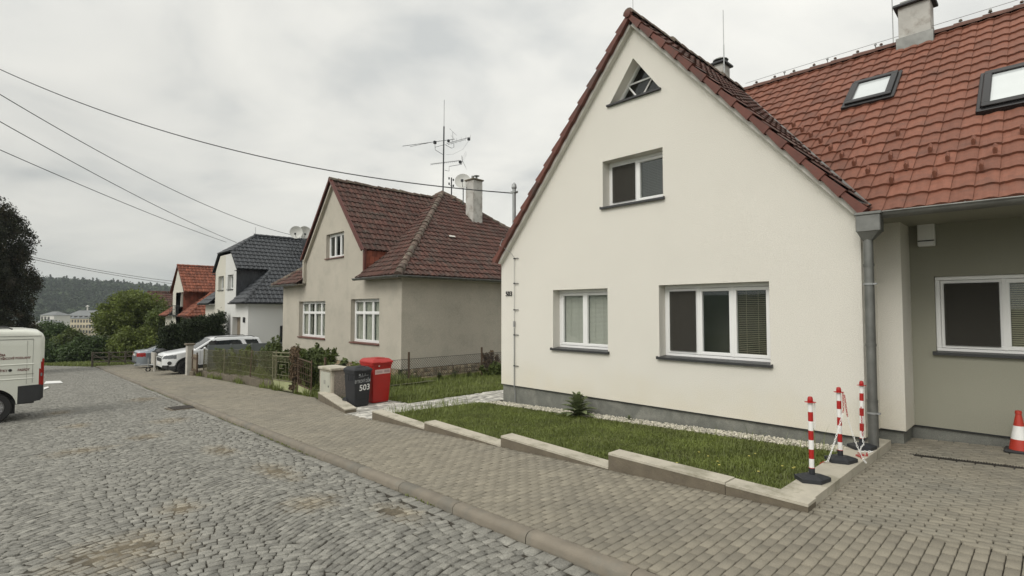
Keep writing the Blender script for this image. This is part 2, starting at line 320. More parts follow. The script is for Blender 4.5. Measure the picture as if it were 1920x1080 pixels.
def npmesh(name, verts, quads, r, m, parent=None, origin=None, smooth=False):
    off = np.array(worg(parent) if parent is not None else (origin if origin is not None else (0, 0, 0)), float)
    verts = np.asarray(verts, float)-off; quads = np.asarray(quads, np.int32); k = quads.shape[1]; nf = len(quads)
    me = bpy.data.meshes.new(name); me.vertices.add(len(verts)); me.vertices.foreach_set('co', verts.astype(np.float32).ravel())
    me.loops.add(nf*k); me.loops.foreach_set('vertex_index', quads.ravel()); me.polygons.add(nf); me.polygons.foreach_set('loop_start', np.arange(0, nf*k, k, dtype=np.int32))
    me.update(calc_edges=True); a = me.attributes.new('rnd', 'FLOAT', 'FACE'); a.data.foreach_set('value', np.asarray(r, np.float32)); me.materials.append(m)
    if smooth: me.polygons.foreach_set('use_smooth', [True]*nf)
    me.validate(); o = bpy.data.objects.new(name, me); COL.objects.link(o)
    if parent is not None: o.parent = parent
    else: o.location = off
    return o
def copy_tree(o, parent=None):
    c = o.copy(); COL.objects.link(c)
    if parent is not None: c.parent = parent
    for ch in list(o.children): copy_tree(ch, c)
    return c

# ------------------------------------------------------------------ architectural helpers
def wallplane(mb, O, U, Wd, outline, holes, depth=.2):
    """wall in the plane O + u*U + v*Z; holes are polygons; reveals run along Wd (inward)"""
    O = V(O); U = V(U); Z = V((0, 0, 1)); Wd = V(Wd).normalized()*depth
    loops = [[V((u, v, 0)) for u, v in outline]]+[[V((u, v, 0)) for u, v in h] for h in holes]
    flat = [p for l in loops for p in l]; P = [O+U*p.x+Z*p.y for p in flat]
    tris = tessellate_polygon(loops); nrm = -Wd.normalized(); fs = []
    for t in tris:
        a, b, c = [P[i] for i in t]
        fs.append(tuple(t) if (b-a).cross(c-a).dot(nrm) > 0 else tuple(t)[::-1])
    mb.add(P, fs)
    for h in holes:
        q = [O+U*u+Z*v for u, v in h]; n = len(q)
        mb.add(q+[p+Wd for p in q], [(i, (i+1) % n, n+(i+1) % n, n+i) for i in range(n)])
def rect(u0, u1, v0, v1): return [(u0, v0), (u1, v0), (u1, v1), (u0, v1)]
def clip(poly, cp):
    n = len(cp)
    for i in range(n):
        ax, ay = cp[i]; bx, by = cp[(i+1) % n]; o = []
        if not poly: return []
        dd = [(bx-ax)*(y-ay)-(by-ay)*(x-ax) for x, y in poly]
        m = len(poly)
        for j in range(m):
            p, q = poly[j], poly[(j+1) % m]; d0, d1 = dd[j], dd[(j+1) % m]
            if d0 >= -1e-9: o.append(p)
            if (d0 > 1e-9 and d1 < -1e-9) or (d0 < -1e-9 and d1 > 1e-9):
                t = d0/(d0-d1); o.append((p[0]+(q[0]-p[0])*t, p[1]+(q[1]-p[1])*t))
        poly = o
    return poly
def tiles(mb, pts, tw=.21, ch=.315, amp=.016, thick=.030, ns=6, stag=0., jit=.003, holes=(), org=None, ud=None):
    """real overlapping tiles over the convex planar polygon pts (first edge = eave, left to right seen from outside)"""
    P = [V(p) for p in pts]; O = P[0] if org is None else V(org); U = (P[1]-P[0]).normalized() if ud is None else V(ud); n = V((0, 0, 0))
    for i in range(len(P)): a, b = P[i], P[(i+1) % len(P)]; n += a.cross(b)
    n.normalize(); Vv = n.cross(U).normalized()
    if Vv.z < 0: Vv = -Vv
    Nn = n if n.z > 0 else -n
    cp = [((p-O).dot(U), (p-O).dot(Vv)) for p in P]
    area = sum(cp[i][0]*cp[(i+1) % len(cp)][1]-cp[(i+1) % len(cp)][0]*cp[i][1] for i in range(len(cp)))
    if area < 0: cp = cp[::-1]
    mb.poly([P_+Nn*(-.03) for P_ in P], .5)
    u0 = min(c[0] for c in cp); u1 = max(c[0] for c in cp); v1 = max(c[1] for c in cp)
    def hh(u):
        s_ = ((u/tw) % 1.0); return amp*max(0, math.sin(math.pi*min(s_/.62, 1)))**.9-(.010 if s_ > .93 else 0)
    for r in range(int(v1/ch)+1):
        v0 = r*ch; off = stag*(r % 2)*tw
        for c in range(int((u0-off)/tw)-1, int((u1-off)/tw)+1):
            cu = (c+.5)*tw+off; cv = v0+ch/2
            rr = random.random(); jj = random.uniform(-jit, jit)
            if any(h[0] < cu < h[1] and h[2] < cv < h[3] for h in holes): continue
            for k in range(ns):
                a = c*tw+off+tw*k/ns; b = a+tw/ns
                q = clip([(a, v0), (b, v0), (b, v0+ch), (a, v0+ch)], cp)
                if len(q) < 3: continue
                vs = []
                for (u, v) in q:
                    h = hh(u-off) if not (k == ns-1 and abs(u-b) < 1e-6) else hh(u-off-1e-6)
                    vs.append(O+U*u+Vv*v+Nn*(h+(thick+jj)*(1-(v-v0)/ch)))
                mb.add(vs, [tuple(range(len(vs)))], rr)
                low = [p for p in q if abs(p[1]-v0) < 1e-6]
                if len(low) == 2:
                    (ua, _), (ub, _) = sorted(low); ha, hb = hh(ua-off), hh(ub-off-1e-6)
                    A = O+U*ua+Vv*v0; B = O+U*ub+Vv*v0
                    mb.add([A+Nn*(ha-.012), B+Nn*(hb-.012), B+Nn*(hb+thick+jj), A+Nn*(ha+thick+jj)], [(0, 1, 2, 3)], rr)
def ridge(mb, p0, p1, rad=.11, step=.34, up=V((0, 0, 1)), lump=0.):
    p0 = V(p0); p1 = V(p1); d = (p1-p0); L = d.length; d.normalize(); n = max(1, round(L/step)); st = L/n
    side = d.cross(up).normalized(); u = side.cross(d)
    for i in range(n):
        a = p0+d*(i*st-.02); b = p0+d*((i+1)*st); r0 = rad*1.12*(1+random.uniform(-lump, lump)); r1 = rad*.92; vs = []
        j = u*random.uniform(-lump, lump)*.1
        for (p, r) in ((a, r0), (b, r1)):
            for k in range(7): t = math.pi*k/6; vs.append(p+j+side*math.cos(t)*r+u*(math.sin(t)*r-.03))
        rr = random.random()
        mb.add(vs, [(k, k+1, 8+k, 7+k) for k in range(6)]+[tuple(range(7)), tuple(range(7, 14))[::-1]], rr)
def gutter(mb, p0, p1, rad=.07, out=V((-1, 0, 0))):
    p0 = V(p0); p1 = V(p1); d = (p1-p0).normalized(); vs = []; K = 8
    for p in (p0, p1):
        for k in range(K+1): t = math.pi*k/K; vs.append(p+out*(-math.cos(t)*rad)+V((0, 0, -math.sin(t)*rad)))
    mb.add(vs, [(k, k+1, K+2+k, K+1+k) for k in range(K)]+[tuple(range(K+1)), tuple(range(K+1, 2*K+2))])
    mb.tube(p0+out*rad, p1+out*rad, .012, n=6); mb.tube(p0+V((0, 0, -rad*.2))-out*rad, p1+V((0, 0, -rad*.2))-out*rad, .01, n=6)
    n = int((p1-p0).length/.8)+1
    for i in range(n+1):
        q = p0+(p1-p0)*(i/n); mb.tube(q+out*rad+V((0, 0, .015)), q-out*rad+V((0, 0, .015)), .006, n=5)

def window(house, O, U, Wd, w, h, cols=(1,), rows=None, fr=.055, sash=.05, depth=.14, sill=None, sillm_=None, silld=.12, inside=None, bars=False, label=None, framem=None):
    """O = lower left corner of the opening on the wall face; U along the wall, Wd inward"""
    O = V(O); U = V(U).normalized(); Wd = V(Wd).normalized(); Z = V((0, 0, 1))
    T = Matrix((U, Wd, Z)).transposed().to_4x4(); T.translation = O
    f = MB(); f.k = .5; d0 = depth; d1 = depth+.07
    f.box(0, w, d0, d1, 0, fr, .006, T); f.box(0, w, d0, d1, h-fr, h, .006, T)
    f.box(0, fr, d0, d1, fr, h-fr, .006, T); f.box(w-fr, w, d0, d1, fr, h-fr, .006, T)
    iw = w-2*fr; tot = sum(cols); x = fr; panes = []
    rows = rows or [h-2*fr]; rt = sum(rows)
    zs = [fr]
    for r in rows: zs.append(zs[-1]+(h-2*fr)*r/rt)
    for i, c in enumerate(cols):
        cw = iw*c/tot; xa, xb = x, x+cw; x = xb
        if i: f.box(xa-.022, xa+.022, d0-.012, d1, fr, h-fr, .004, T)
        for j in range(len(rows)):
            za, zb = zs[j], zs[j+1]
            if j and not i: f.box(fr, w-fr, d0-.014, d1, za-.03, za+.03, .004, T)
            s = sash; e = .022 if len(cols) > 1 else .0
            f.box(xa+.004, xb-.004, d0+.012-.02, d1-.02, za+.004, za+s, .005, T); f.box(xa+.004, xb-.004, d0-.008, d1-.02, zb-s, zb-.004, .005, T)
            f.box(xa+.004, xa+s, d0-.008, d1-.02, za+s, zb-s, .005, T); f.box(xb-s, xb-.004, d0-.008, d1-.02, za+s, zb-s, .005, T)
            panes.append((xa+s, xb-s, za+s, zb-s, i, j))
    fo = f.build('window', framem or whitepvc, house, label=label)
    for (xa, xb, za, zb, i, j) in panes:
        p = MB(); p.box(xa-.004, xb+.004, d0+.028, d0+.036, za-.004, zb+.004, 0, T); p.build('pane', glassa, fo)
    if inside: inside(fo, T, w, h, d1, panes)
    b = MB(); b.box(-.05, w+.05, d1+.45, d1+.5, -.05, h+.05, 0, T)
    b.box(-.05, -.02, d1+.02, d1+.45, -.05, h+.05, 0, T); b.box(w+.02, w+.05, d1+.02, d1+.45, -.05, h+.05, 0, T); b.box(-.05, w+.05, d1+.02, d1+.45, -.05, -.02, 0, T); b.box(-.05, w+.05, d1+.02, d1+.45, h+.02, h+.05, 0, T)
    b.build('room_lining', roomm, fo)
    s = MB(); sm = sillm_ or sillm
    s.prism([T @ V((-.03, -.055, -.035)), T @ V((-.03, -.055, .0)), T @ V((-.03, d0+.005, .022)), T @ V((-.03, d0+.005, -.012))], U*(w+.06))
    s.box(-.034, -.028, -.057, d0, -.036, .012, 0, T); s.box(w+.028, w+.034, -.057, d0, -.036, .012, 0, T)
    s.build('sill', sm, fo)
    return fo
def venetian(pick, m=blindm, gap=.028, ang=.9, drop=1.0):
    def fn(fo, T, w, h, d1, panes):
        b = MB()
        for (xa, xb, za, zb, i, j) in panes:
            if pick is not None and i not in pick: continue
            z = zb; zend = zb-(zb-za)*drop
            while z > zend:
                c = math.cos(ang)*.012; s = math.sin(ang)*.012
                b.add([T @ V((xa, d1-.005-c, z-s)), T @ V((xb, d1-.005-c, z-s)), T @ V((xb, d1-.005+c, z+s)), T @ V((xa, d1-.005+c, z+s))], [(0, 1, 2, 3)]); z -= gap
            for q in (.3, .7): b.tube(T @ V((xa+(xb-xa)*q, d1-.02, za)), T @ V((xa+(xb-xa)*q, d1-.02, zb)), .0025, n=4)
        b.build('blind', m, fo)
    return fn
def screens(pick, then=None):
    def fn(fo, T, w, h, d1, panes):
        b = MB()
        for (xa, xb, za, zb, i, j) in panes:
            if i in pick: b.box(xa-.012, xb+.012, d1-.1, d1-.094, za-.012, zb+.012, 0, T)
        # fly screen in front of the glass with a thin dark frame
        g = b.build('fly_screen', screenm, fo)
        if then: then(fo, T, w, h, d1, panes)
    return fn
def curtains(fo, T, w, h, d1, panes):
    b = MB(); n = 46
    xs = [w*i/n for i in range(n+1)]; vs = []
    seg = [(0, .30), (.36, .64), (.70, 1.)]
    for s0, s1 in seg:
        vs = []; K = 22
        for i in range(K+1):
            u = w*(s0+(s1-s0)*i/K); y = d1+.035+.018*math.sin(i*2.4+s0*7)+random.uniform(-.006, .006)
            vs += [T @ V((u, y, .04)), T @ V((u, y, h-.03))]
        b.add(vs, [(2*i, 2*i+2, 2*i+3, 2*i+1) for i in range(K)])
    b.build('curtain', curtain, fo, 60)
screenm = bpy.data.materials.new('fly_screen'); screenm.use_nodes = True
_t = screenm.node_tree; _t.nodes.clear(); _o = _t.nodes.new('ShaderNodeOutputMaterial'); _m = _t.nodes.new('ShaderNodeMixShader'); _a = _t.nodes.new('ShaderNodeBsdfTransparent'); _d = _t.nodes.new('ShaderNodeBsdfDiffuse'); _d.inputs[0].default_value = (.06, .057, .05, 1)
_m.inputs[0].default_value = .72; _t.links.new(_a.outputs[0], _m.inputs[1]); _t.links.new(_d.outputs[0], _m.inputs[2]); _t.links.new(_m.outputs[0], _o.inputs[0])

# ================================================================== SETTING
def struct(o): o['kind'] = 'structure'; return o
def Hfun(x, y):
    r = np.hypot(x, y); near = np.where(y > -60, -.05*y, 3.0)-.12
    s = lambda a, b: (lambda t: t*t*(3-2*t))(np.clip((r-a)/(b-a), 0, 1))
    h = near*(1-s(62, 240))+s(62, 240)*(-21)
    h = h+s(555, 900)*46+s(900, 1500)*10+s(555, 800)*4*np.sin(x*.013+1)+s(555, 800)*3*np.sin(y*.011)
    azm = np.degrees(np.arctan2(x, y)); h = h+s(555, 900)*(-6)*np.clip((azm+2)/12., 0, 1)
    return np.where(np.abs(azm) < 70, h, near*(1-s(62, 240))+s(62, 240)*(-3)+s(440, 900)*5)
def terrain():
    rs = np.concatenate([[0.5], np.geomspace(2, 2600, 110)]); na = 150; an = np.linspace(0, 2*np.pi, na, endpoint=False)
    R_, A_ = np.meshgrid(rs, an, indexing='ij'); X = R_*np.sin(A_); Y = R_*np.cos(A_); Z = Hfun(X, Y)
    v = np.stack([X, Y, Z], -1).reshape(-1, 3); i, j = np.meshgrid(np.arange(len(rs)-1), np.arange(na), indexing='ij'); j2 = (j+1) % na
    q = np.stack([i*na+j, i*na+j2, (i+1)*na+j2, (i+1)*na+j], -1).reshape(-1, 4)
    return struct(npmesh('ground', v, q[:, ::-1], np.full(len(q), .5), farland, smooth=True))
terrain()
def sheet(name, pts, zf, m):
    b = MB(); b.poly([V((x, y, zf(x, y))) for x, y in pts]); return struct(b.build(name, m))
sheet('garden_ground', [(5.05, 1.62), (40, 1.62), (40, 47), (5.6, 47), (5.6, 13), (5.1, 9)], lambda x, y: SW(y)-.035, soil)
# road: joint bed with sand drifts, and real granite setts laid in segmental arcs
def patchmask(X, Y):
    m = np.zeros_like(X)
    for (x, y, rx, ry) in PATCH: m = np.maximum(m, np.clip(1.15-np.hypot((X-x)/rx, (Y-y)/ry), 0, 1))
    return m
def und(X, Y): return .007*np.sin(X*2.3+.7*np.sin(Y*.9))*np.sin(Y*1.7+X)+.006*np.sin(Y*.8+1.3*X)
def road():
    xs = np.concatenate([[-12, -9, -6, -3], np.arange(-1, 5.2, .09)]); ys = np.concatenate([np.arange(-4, 24, .09), np.arange(24, 62, 1.)])
    X, Y = np.meshgrid(xs, ys, indexing='ij'); Z = G(Y)+und(X, Y)-.014+patchmask(X, Y)*.014+rng.normal(0, .0022, X.shape)*(Y < 24)
    X = np.minimum(X, KX(Y)+.05)
    v = np.stack([X, Y, Z], -1).reshape(-1, 3); n = len(ys); i, j = np.meshgrid(np.arange(len(xs)-1), np.arange(n-1), indexing='ij')
    q = np.stack([i*n+j, (i+1)*n+j, (i+1)*n+j+1, i*n+j+1], -1).reshape(-1, 4)
    struct(npmesh('road', v, q, np.full(len(q), .5), cobbase, smooth=True))
    Wb = 1.62; SAG = .30; P = .080; PL = .106; C = []
    def arc(x): f = ((x-.1)/Wb) % 1.0; return -SAG*(2*f-1)**2, -SAG*4*(2*f-1)/Wb
    for k in range(int(-3/P), int(60/P)):
        x = -7+random.uniform(0, .1); y0 = k*P
        while x < 5.2:
            a, s = arc(x); c = 1/math.sqrt(1+s*s); sx = PL*random.uniform(.78, 1.25); C.append((x+sx*c/2, y0+a, math.atan(s), sx, P*c)); x += sx*c
    C = np.array(C); x, y, th, sx, sy = C.T; keep = (x < KX(y)-.14) & (y < 58-(x-2.5)*4.4) & ((x > -2) | (y < 24)) & (y > -3)
    x, y, th, sx, sy = C[keep].T; n = len(x); y = y+rng.normal(0, .003, n); th = th+rng.normal(0, .035, n)
    # two rows of setts along the kerb
    ky = np.arange(-3, 50, .15); ex = np.concatenate([KX(ky)-.075, ]); n2 = len(ky)
    x = np.concatenate([x, ex]); y = np.concatenate([y, ky]); th = np.concatenate([th, rng.normal(0, .03, n2)]); sx = np.concatenate([sx, np.full(n2, .125)]); sy = np.concatenate([sy, np.full(n2, .145)])
    n = len(x); hx = sx/2-.0035-rng.random(n)*.0022; hy = sy/2-.0035-rng.random(n)*.0025
    c, s = np.cos(th), np.sin(th); zt = rng.normal(0, .0022, n); tx = rng.normal(0, .02, n); ty = rng.normal(0, .02, n); vs = []
    for (inset, dz) in ((0., -.03), (.0, -.004), (.007, -.0003)):
        for (u, v) in ((-1, -1), (1, -1), (1, 1), (-1, 1)):
            lx = u*(hx-inset)+rng.normal(0, .0034, n)*(dz > -.02); ly = v*(hy-inset)+rng.normal(0, .0034, n)*(dz > -.02)
            X = x+lx*c-ly*s; Y = y+lx*s+ly*c; Z = G(Y)+und(X, Y)+zt+dz+lx*tx+ly*ty; vs.append(np.stack([X, Y, Z], -1))
    ctr = np.stack([x, y, G(y)+und(x, y)+zt+.0006], -1); vs.append(ctr)
    v = np.stack(vs, 1).reshape(-1, 3); b = np.arange(n)[:, None]*13
    F = []; 
    for l in (0, 4):
        for i in range(4): F.append([l+i, l+(i+1) % 4, l+4+(i+1) % 4, l+4+i])
    q4 = (b[:, :, None]+np.array(F)[None]).reshape(-1, 4)
    for i in range(4): pass
    top = np.array([[8, 9, 12, 12], [9, 10, 12, 12], [10, 11, 12, 12], [11, 8, 12, 12]])
    # triangles for the crowned top: separate arrays joined as triangles
    tri = np.array(F); tri = np.concatenate([tri[:, [0, 1, 2]], tri[:, [0, 2, 3]], top[:, :3]])
    q3 = (b[:, :, None]+tri[None]).reshape(-1, 3); r = rng.random(n); lt = rng.random(n); r = np.where(lt > .993, 1.9, r)
    struct(npmesh('setts', v, q3, np.repeat(r, len(tri)), cobm))
road()
def pavers(name, m, x0, x1, y0, y1, keep, zf, L=.16, Wd=.08, along='x', gap=.0036, ch=.004, stag=.5, dz=.0014, sizes=None, xlim=None):
    C = []
    if along == 'x':
        for k in range(int((y1-y0)/Wd)):
            x = x0-(k % 2)*stag*L
            while x < x1:
                l_ = L if sizes is None else random.choice(sizes); C.append((x+l_/2, y0+(k+.5)*Wd, l_, Wd)); x += l_
    else:
        for k in range(int((x1-x0)/Wd)):
            y = y0-(k % 2)*stag*L
            while y < y1: C.append((x0+(k+.5)*Wd, y+L/2, Wd, L)); y += L
    C = np.array(C); x, y, sx, sy = C.T
    if xlim is not None:
        lo, hi = xlim(y); a = np.maximum(x-sx/2, lo); b_ = np.minimum(x+sx/2, hi); C = np.stack([(a+b_)/2, y, b_-a, sy], -1); C = C[(b_-a) > .03]; x, y, sx, sy = C.T
    kk = keep(x, y); x, y, sx, sy = C[kk].T; n = len(x); vs = []; zt = rng.normal(0, dz, n); tx = rng.normal(0, .012, n); ty = rng.normal(0, .012, n)
    for (ins, d) in ((0, -.04), (0, -ch), (ch, 0)):
        for (u, v) in ((-1, -1), (1, -1), (1, 1), (-1, 1)):
            lx = u*(sx/2-gap-ins); ly = v*(sy/2-gap-ins); X = x+lx; Y = y+ly; vs.append(np.stack([X, Y, zf(X, Y)+zt+d+lx*tx+ly*ty], -1))
    v = np.stack(vs, 1).reshape(-1, 3); b = np.arange(n)[:, None]*12; F = [[8, 9, 10, 11]]
    for l in (0, 4):
        for i in range(4): F.append([l+i, l+(i+1) % 4, l+4+(i+1) % 4, l+4+i])
    q = (b[:, :, None]+np.array(F)[None]).reshape(-1, 4)
    return struct(npmesh(name, v, q, np.repeat(rng.random(n), 9), m))
zsw = lambda x, y: SW(y)
def swx(y): return np.where(y < 10.1, 4.95+.022*(y-1.6), np.where(y < 13.5, 5.15+(y-10.1)*.22, 5.95+(y-13.5)*.026))
sheet('pavement_bed', [(KX(-8)+.1, -8), (4.95, -8), (4.95, 1.6), (5.12, 10.1), (5.9, 13.4), (6.3, 28), (9.8, 28), (9.8, 33), (9.8, 47), (KX(47)+.1, 47)], lambda x, y: SW(y)-.022, jointm)
pavers('pavement', paverm, 2.6, 6.9, -7, 47, lambda x, y: x > 0, zsw, along='x', xlim=lambda y: (KX(y)+.128, np.where(y < 1.5, 4.945, swx(y)-.01)))
DW = lambda x, y: SW(y)-.019*(x-4.95)
sheet('driveway_bed', [(4.95, -8), (9.6, -8), (9.6, 1.6), (4.95, 1.6)], lambda x, y: DW(x, y)-.024, jointm)
pavers('driveway', paver2, 4.95, 9.25, -7, 1.5, lambda x, y: ~((x > 7.93) & (x < 8.10) & (y < 1.3)), DW, along='y', gap=.0055, ch=.006)
pavers('parking_court', paverm, 6.2, 9.8, 28.2, 46.5, lambda x, y: (x > swx(y)-.02) & ((y < 34) | (y > 36)), zsw, along='y')
pathz = lambda x, y: SW(y)-.004
sheet('path_bed', [(4.98, 9.05), (30, 8.5), (30, 10.35), (6.0, 10.45), (6.6, 11.6), (5.7, 12.9), (5.14, 10.3)], lambda x, y: SW(y)-.02, jointm)
pavers('path', pathm, 4.9, 22, 8.45, 12.3, lambda x, y: ((y < 10.42) & (y > 9.08-.03*(x-5)) & (x > 5.02)) | ((x < 6.75) & (x > 5.15+(y-10.1)*.22+.1) & (y < 12.2)), pathz, L=.18, Wd=.11, along='x', gap=.003, sizes=(.11, .165, .22), dz=.003)
def kerb():
    b = MB(); y = -6.
    prof = [(0, -.17), (.0, -.035), (.010, -.014), (.028, .0), (.05, .006), (.11, .005), (.122, -.002), (.125, -.1)]
    while y < 47:
        y2 = y+.992; vs = []; rr = random.random(); dd = random.uniform(-.004, .004)
        for yy in (y, y2):
            for (px, pz) in prof: vs.append(V((KX(yy)+px+dd, yy, SW(yy)+pz+dd*.5)))
        k = len(prof); b.add(vs, [(i, i+1, k+i+1, k+i) for i in range(k-1)]+[tuple(range(k)), tuple(range(k, 2*k))[::-1]], rr); y += 1.0
    struct(b.build('kerb', kerbm, smooth=40))
kerb()
b = MB()
for p in [((82, 722), (118, 720), (113, 716), (86, 717)), ((82, 733), (92, 729), (90, 727), (82, 729))]:
    q = []
    for (x, y) in p: r = ray(x, y); t = (-EYE)/(r.z+.05*r.y); c = EY+r*t; q.append(V((c.x, c.y, G(c.y)+.02)))
    b.poly(q)
struct(b.build('road_marking', mat('road_paint', (.72, .72, .70), .7, .1, 9)))
# street drain
def drain():
    e = empty('road_drain', (3.28, 15.4, G(15.4)), 'rusty iron drain grate set into the setts next to the kerb', 'drain')
    f = MB(); f.box(-.27, .27, -.36, .36, -.02, .004, .006); f2 = f; 
    T = Matrix.Translation(e.location) @ Matrix.Rotation(-.05, 4, 'X')
    g = MB(); g.box(-.30, .30, -.38, .38, -.03, .006, .006, T); g.build('drain_frame', concdk, e)
    s = MB()
    for i in range(9): y = -.32+i*.08; s.box(-.24, .24, y-.022, y+.022, .006, .02, .004, T)
    s.build('grate_bars', gratem, e)
drain()
def channel():
    x, = (8.015,); s = MB(); s.add([(7.91, -6, DW(8, -6)-.016), (8.07, -6, DW(8, -6)-.016), (8.07, 1.3, DW(8, 1.3)-.016), (7.91, 1.3, DW(8, 1.3)-.016)], [(0, 1, 2, 3)])
    e = empty('drainage_channel', (8.015, 1.3, SW(1.3)), 'narrow slotted drainage channel across the paving near the green wall', 'drain')
    s.build('channel_floor', blackpl, e); g = MB(); y = 1.3
    while y > -5: g.box(7.915, 8.065, y-.016, y-.004, DW(8, y)-.014, DW(8, y)-.006); y -= .024
    g.build('channel_grate', gratem, e)
channel()

# ------------------------------------------------------------------ garden edging stones
def edging(y0, y1, z0, z1, label, xo=0.):
    b = MB(); x0, x1 = 4.93+.022*(y0-1.6)+xo, 4.93+.022*(y1-1.6)+xo; W_ = .21; c = .008
    vs = []
    for (x, y, z) in ((x0, y0+.003, z0), (x1, y1-.003, z1)):
        vs += [V((x, y, SW(y)-.1)), V((x, y, z-c)), V((x+c, y, z)), V((x+W_-c, y, z)), V((x+W_, y, z-c)), V((x+W_, y, SW(y)-.1))]
    b.add(vs, [(i, i+1, 7+i, 6+i) for i in range(5)]+[(5, 0, 6, 11), (0, 1, 2, 3, 4, 5), (11, 10, 9, 8, 7, 6)], .5)
    H = empty('edging_stone', (x0, y0, SW(y0)), label, 'edging stone', 'concrete edging stones along the pavement')
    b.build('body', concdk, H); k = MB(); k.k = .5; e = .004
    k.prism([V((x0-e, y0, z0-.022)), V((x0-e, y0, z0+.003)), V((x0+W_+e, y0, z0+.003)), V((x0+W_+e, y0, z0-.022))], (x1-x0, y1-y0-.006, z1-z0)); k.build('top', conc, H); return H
edging(7.33, 9.12, -.215, -.185, 'concrete edging stone beside the grey and white path, farthest of the lawn border')
edging(5.42, 7.33, -.140, -.115, 'second concrete lawn edging stone counted from the grey and white path')
edging(3.58, 5.42, -.040, -.008, 'concrete lawn edging stone in the middle of the border, before the tall nearest one')
edging(2.22, 3.58, .115, .122, 'tallest stepped concrete edging stone nearest the bollards')
edging(1.50, 2.22, .103, .107, 'short concrete corner stone below the nearest red and white bollard')
b = MB(); b.prism([V((5.15, 1.515, 0)), V((8.2, 1.515, 0)), V((8.2, 1.80, 0)), V((5.15, 1.80, 0))], (0, 0, .155), .4)
b.v = [(x, y, z+(.062-.155 if z > .1 else -.1)+.0*(x)) if z > .1 else (x, y, -.1) for x, y, z in b.v]
b.v = [(x, y, (.104-(x-5.15)*.008) if z > 0 else -.1) for x, y, z in b.v]
tag(b.build('edging_slab', conc, origin=(5.2, 1.5, 0)), 'low pale concrete slab under the three red and white bollards', 'slab')
b = MB(); vs = []
b.prism([V((5.14, 10.3, SW(10.3)-.1)), V((5.39, 10.3, SW(10.3)-.1)), V((6.02, 12.9, SW(12.9)-.1)), V((5.75, 13.0, SW(13)-.1))], (0, 0, .25))
b.v = [(x, y, z if i < 4 else -.325-.004*(y-10)) for i, (x, y, z) in enumerate(b.v)]
H = empty('edging_stone', (5.2, 10.3, SW(10.3)), 'concrete edging stone in front of the electricity cabinet and dark bin', 'edging stone', 'concrete edging stones along the pavement')
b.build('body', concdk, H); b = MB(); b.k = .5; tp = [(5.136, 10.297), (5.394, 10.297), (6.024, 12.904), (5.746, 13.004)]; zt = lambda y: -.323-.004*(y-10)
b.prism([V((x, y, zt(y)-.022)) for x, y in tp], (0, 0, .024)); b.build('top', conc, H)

# ------------------------------------------------------------------ grass, gravel
def LZ(x, y): return .045-.036*y
sheet('lawn_soil', [(5.12, 1.79), (7.8, 1.79), (7.8, 8.6), (5.3, 9.1)], lambda x, y: LZ(x, y)-.005, soil)
def blades(name, label, region, dens, zf, h0, h1, wd=.006, tall=0., m=grassm, origin=(0, 0, 0)):
    x0, x1, y0, y1, keep = region; n = int((x1-x0)*(y1-y0)*dens); x = rng.uniform(x0, x1, n); y = rng.uniform(y0, y1, n)
    k = keep(x, y); x, y = x[k], y[k]; n = len(x)
    cl = .6+.4*np.sin(x*3.1+np.sin(y*2.3)*2)*np.sin(y*2.7+1); h = rng.uniform(h0, h1, n)*(.75+.5*cl)
    if tall: tt = rng.random(n) < tall; h = np.where(tt, h*2.4, h)
    a = rng.uniform(0, 2*np.pi, n); ln = rng.uniform(.1, .9, n)*h; z = zf(x, y); w = wd*rng.uniform(.7, 1.3, n)
    dx, dy = np.cos(a), np.sin(a); wx, wy = -dy*w, dx*w
    P0 = np.stack([x-wx, y-wy, z], -1); P1 = np.stack([x+wx, y+wy, z], -1)
    P2 = np.stack([x+wx*.8+dx*ln*.35, y+wy*.8+dy*ln*.35, z+h*.6], -1); P3 = np.stack([x-wx*.8+dx*ln*.35, y-wy*.8+dy*ln*.35, z+h*.6], -1)
    P4 = np.stack([x+dx*ln, y+dy*ln, z+h*.95], -1)
    v = np.stack([P0, P1, P2, P3, P4], 1).reshape(-1, 3); b_ = np.arange(n)[:, None, None]*5
    q = (b_+np.array([[0, 1, 2], [0, 2, 3], [3, 2, 4]])[None]).reshape(-1, 3)
    r = np.repeat(np.clip(rng.normal(.5, .25, n)+.15*cl, 0, 1.2), 3)
    o = npmesh(name, v, q, r, m, origin=origin); tag(o, label, 'grass', kind='stuff'); return o
blades('lawn', 'green lawn in front of the cream house', (5.1, 7.42, 1.78, 9.1, lambda x, y: (x > 5.12+.022*(y-1.6)) & (y < 9.12-.18*(x-5))), 6000, LZ, .018, .042, .0042, .02, origin=(6, 5, LZ(6, 5)))
blades('tall_grass', 'tufts of taller grass beside the path', (5.3, 7.0, 7.9, 9.2, lambda x, y: rng.random(len(x)) < .6), 420, LZ, .08, .18, .004, .1, origin=(6, 8.6, LZ(6, 8.6)))
blades('tall_grass', 'long seeding grass near the bollards and gravel', (5.6, 7.5, 1.8, 3.4, lambda x, y: rng.random(len(x)) < .5), 150, LZ, .08, .18, .0032, .1, origin=(6.5, 2.5, LZ(6, 2.5)))
gz = lambda x, y: SW(y)-.03
blades('side_lawn', 'lawn between the light path and the chain link fence', (6.0, 16, 10.43, 15.1, lambda x, y: ((x > 6.8) | (y > 12.3)) & (x > 6.0)), 1900, gz, .05, .11, .007, .03, origin=(9, 12, gz(9, 12)))
blades('garden_grass', 'olive garden grass behind the rusty green mesh fence', (6.5, 9.6, 13.8, 26.5, lambda x, y: x > 6.55), 1100, lambda x, y: SW(y)+.08, .08, .2, .010, .05, origin=(8, 20, SW(20)))
sheet('fenced_garden_ground', [(6.45, 13.6), (9.8, 13.6), (9.8, 27), (6.6, 27.2)], lambda x, y: SW(y)+.08, soil)
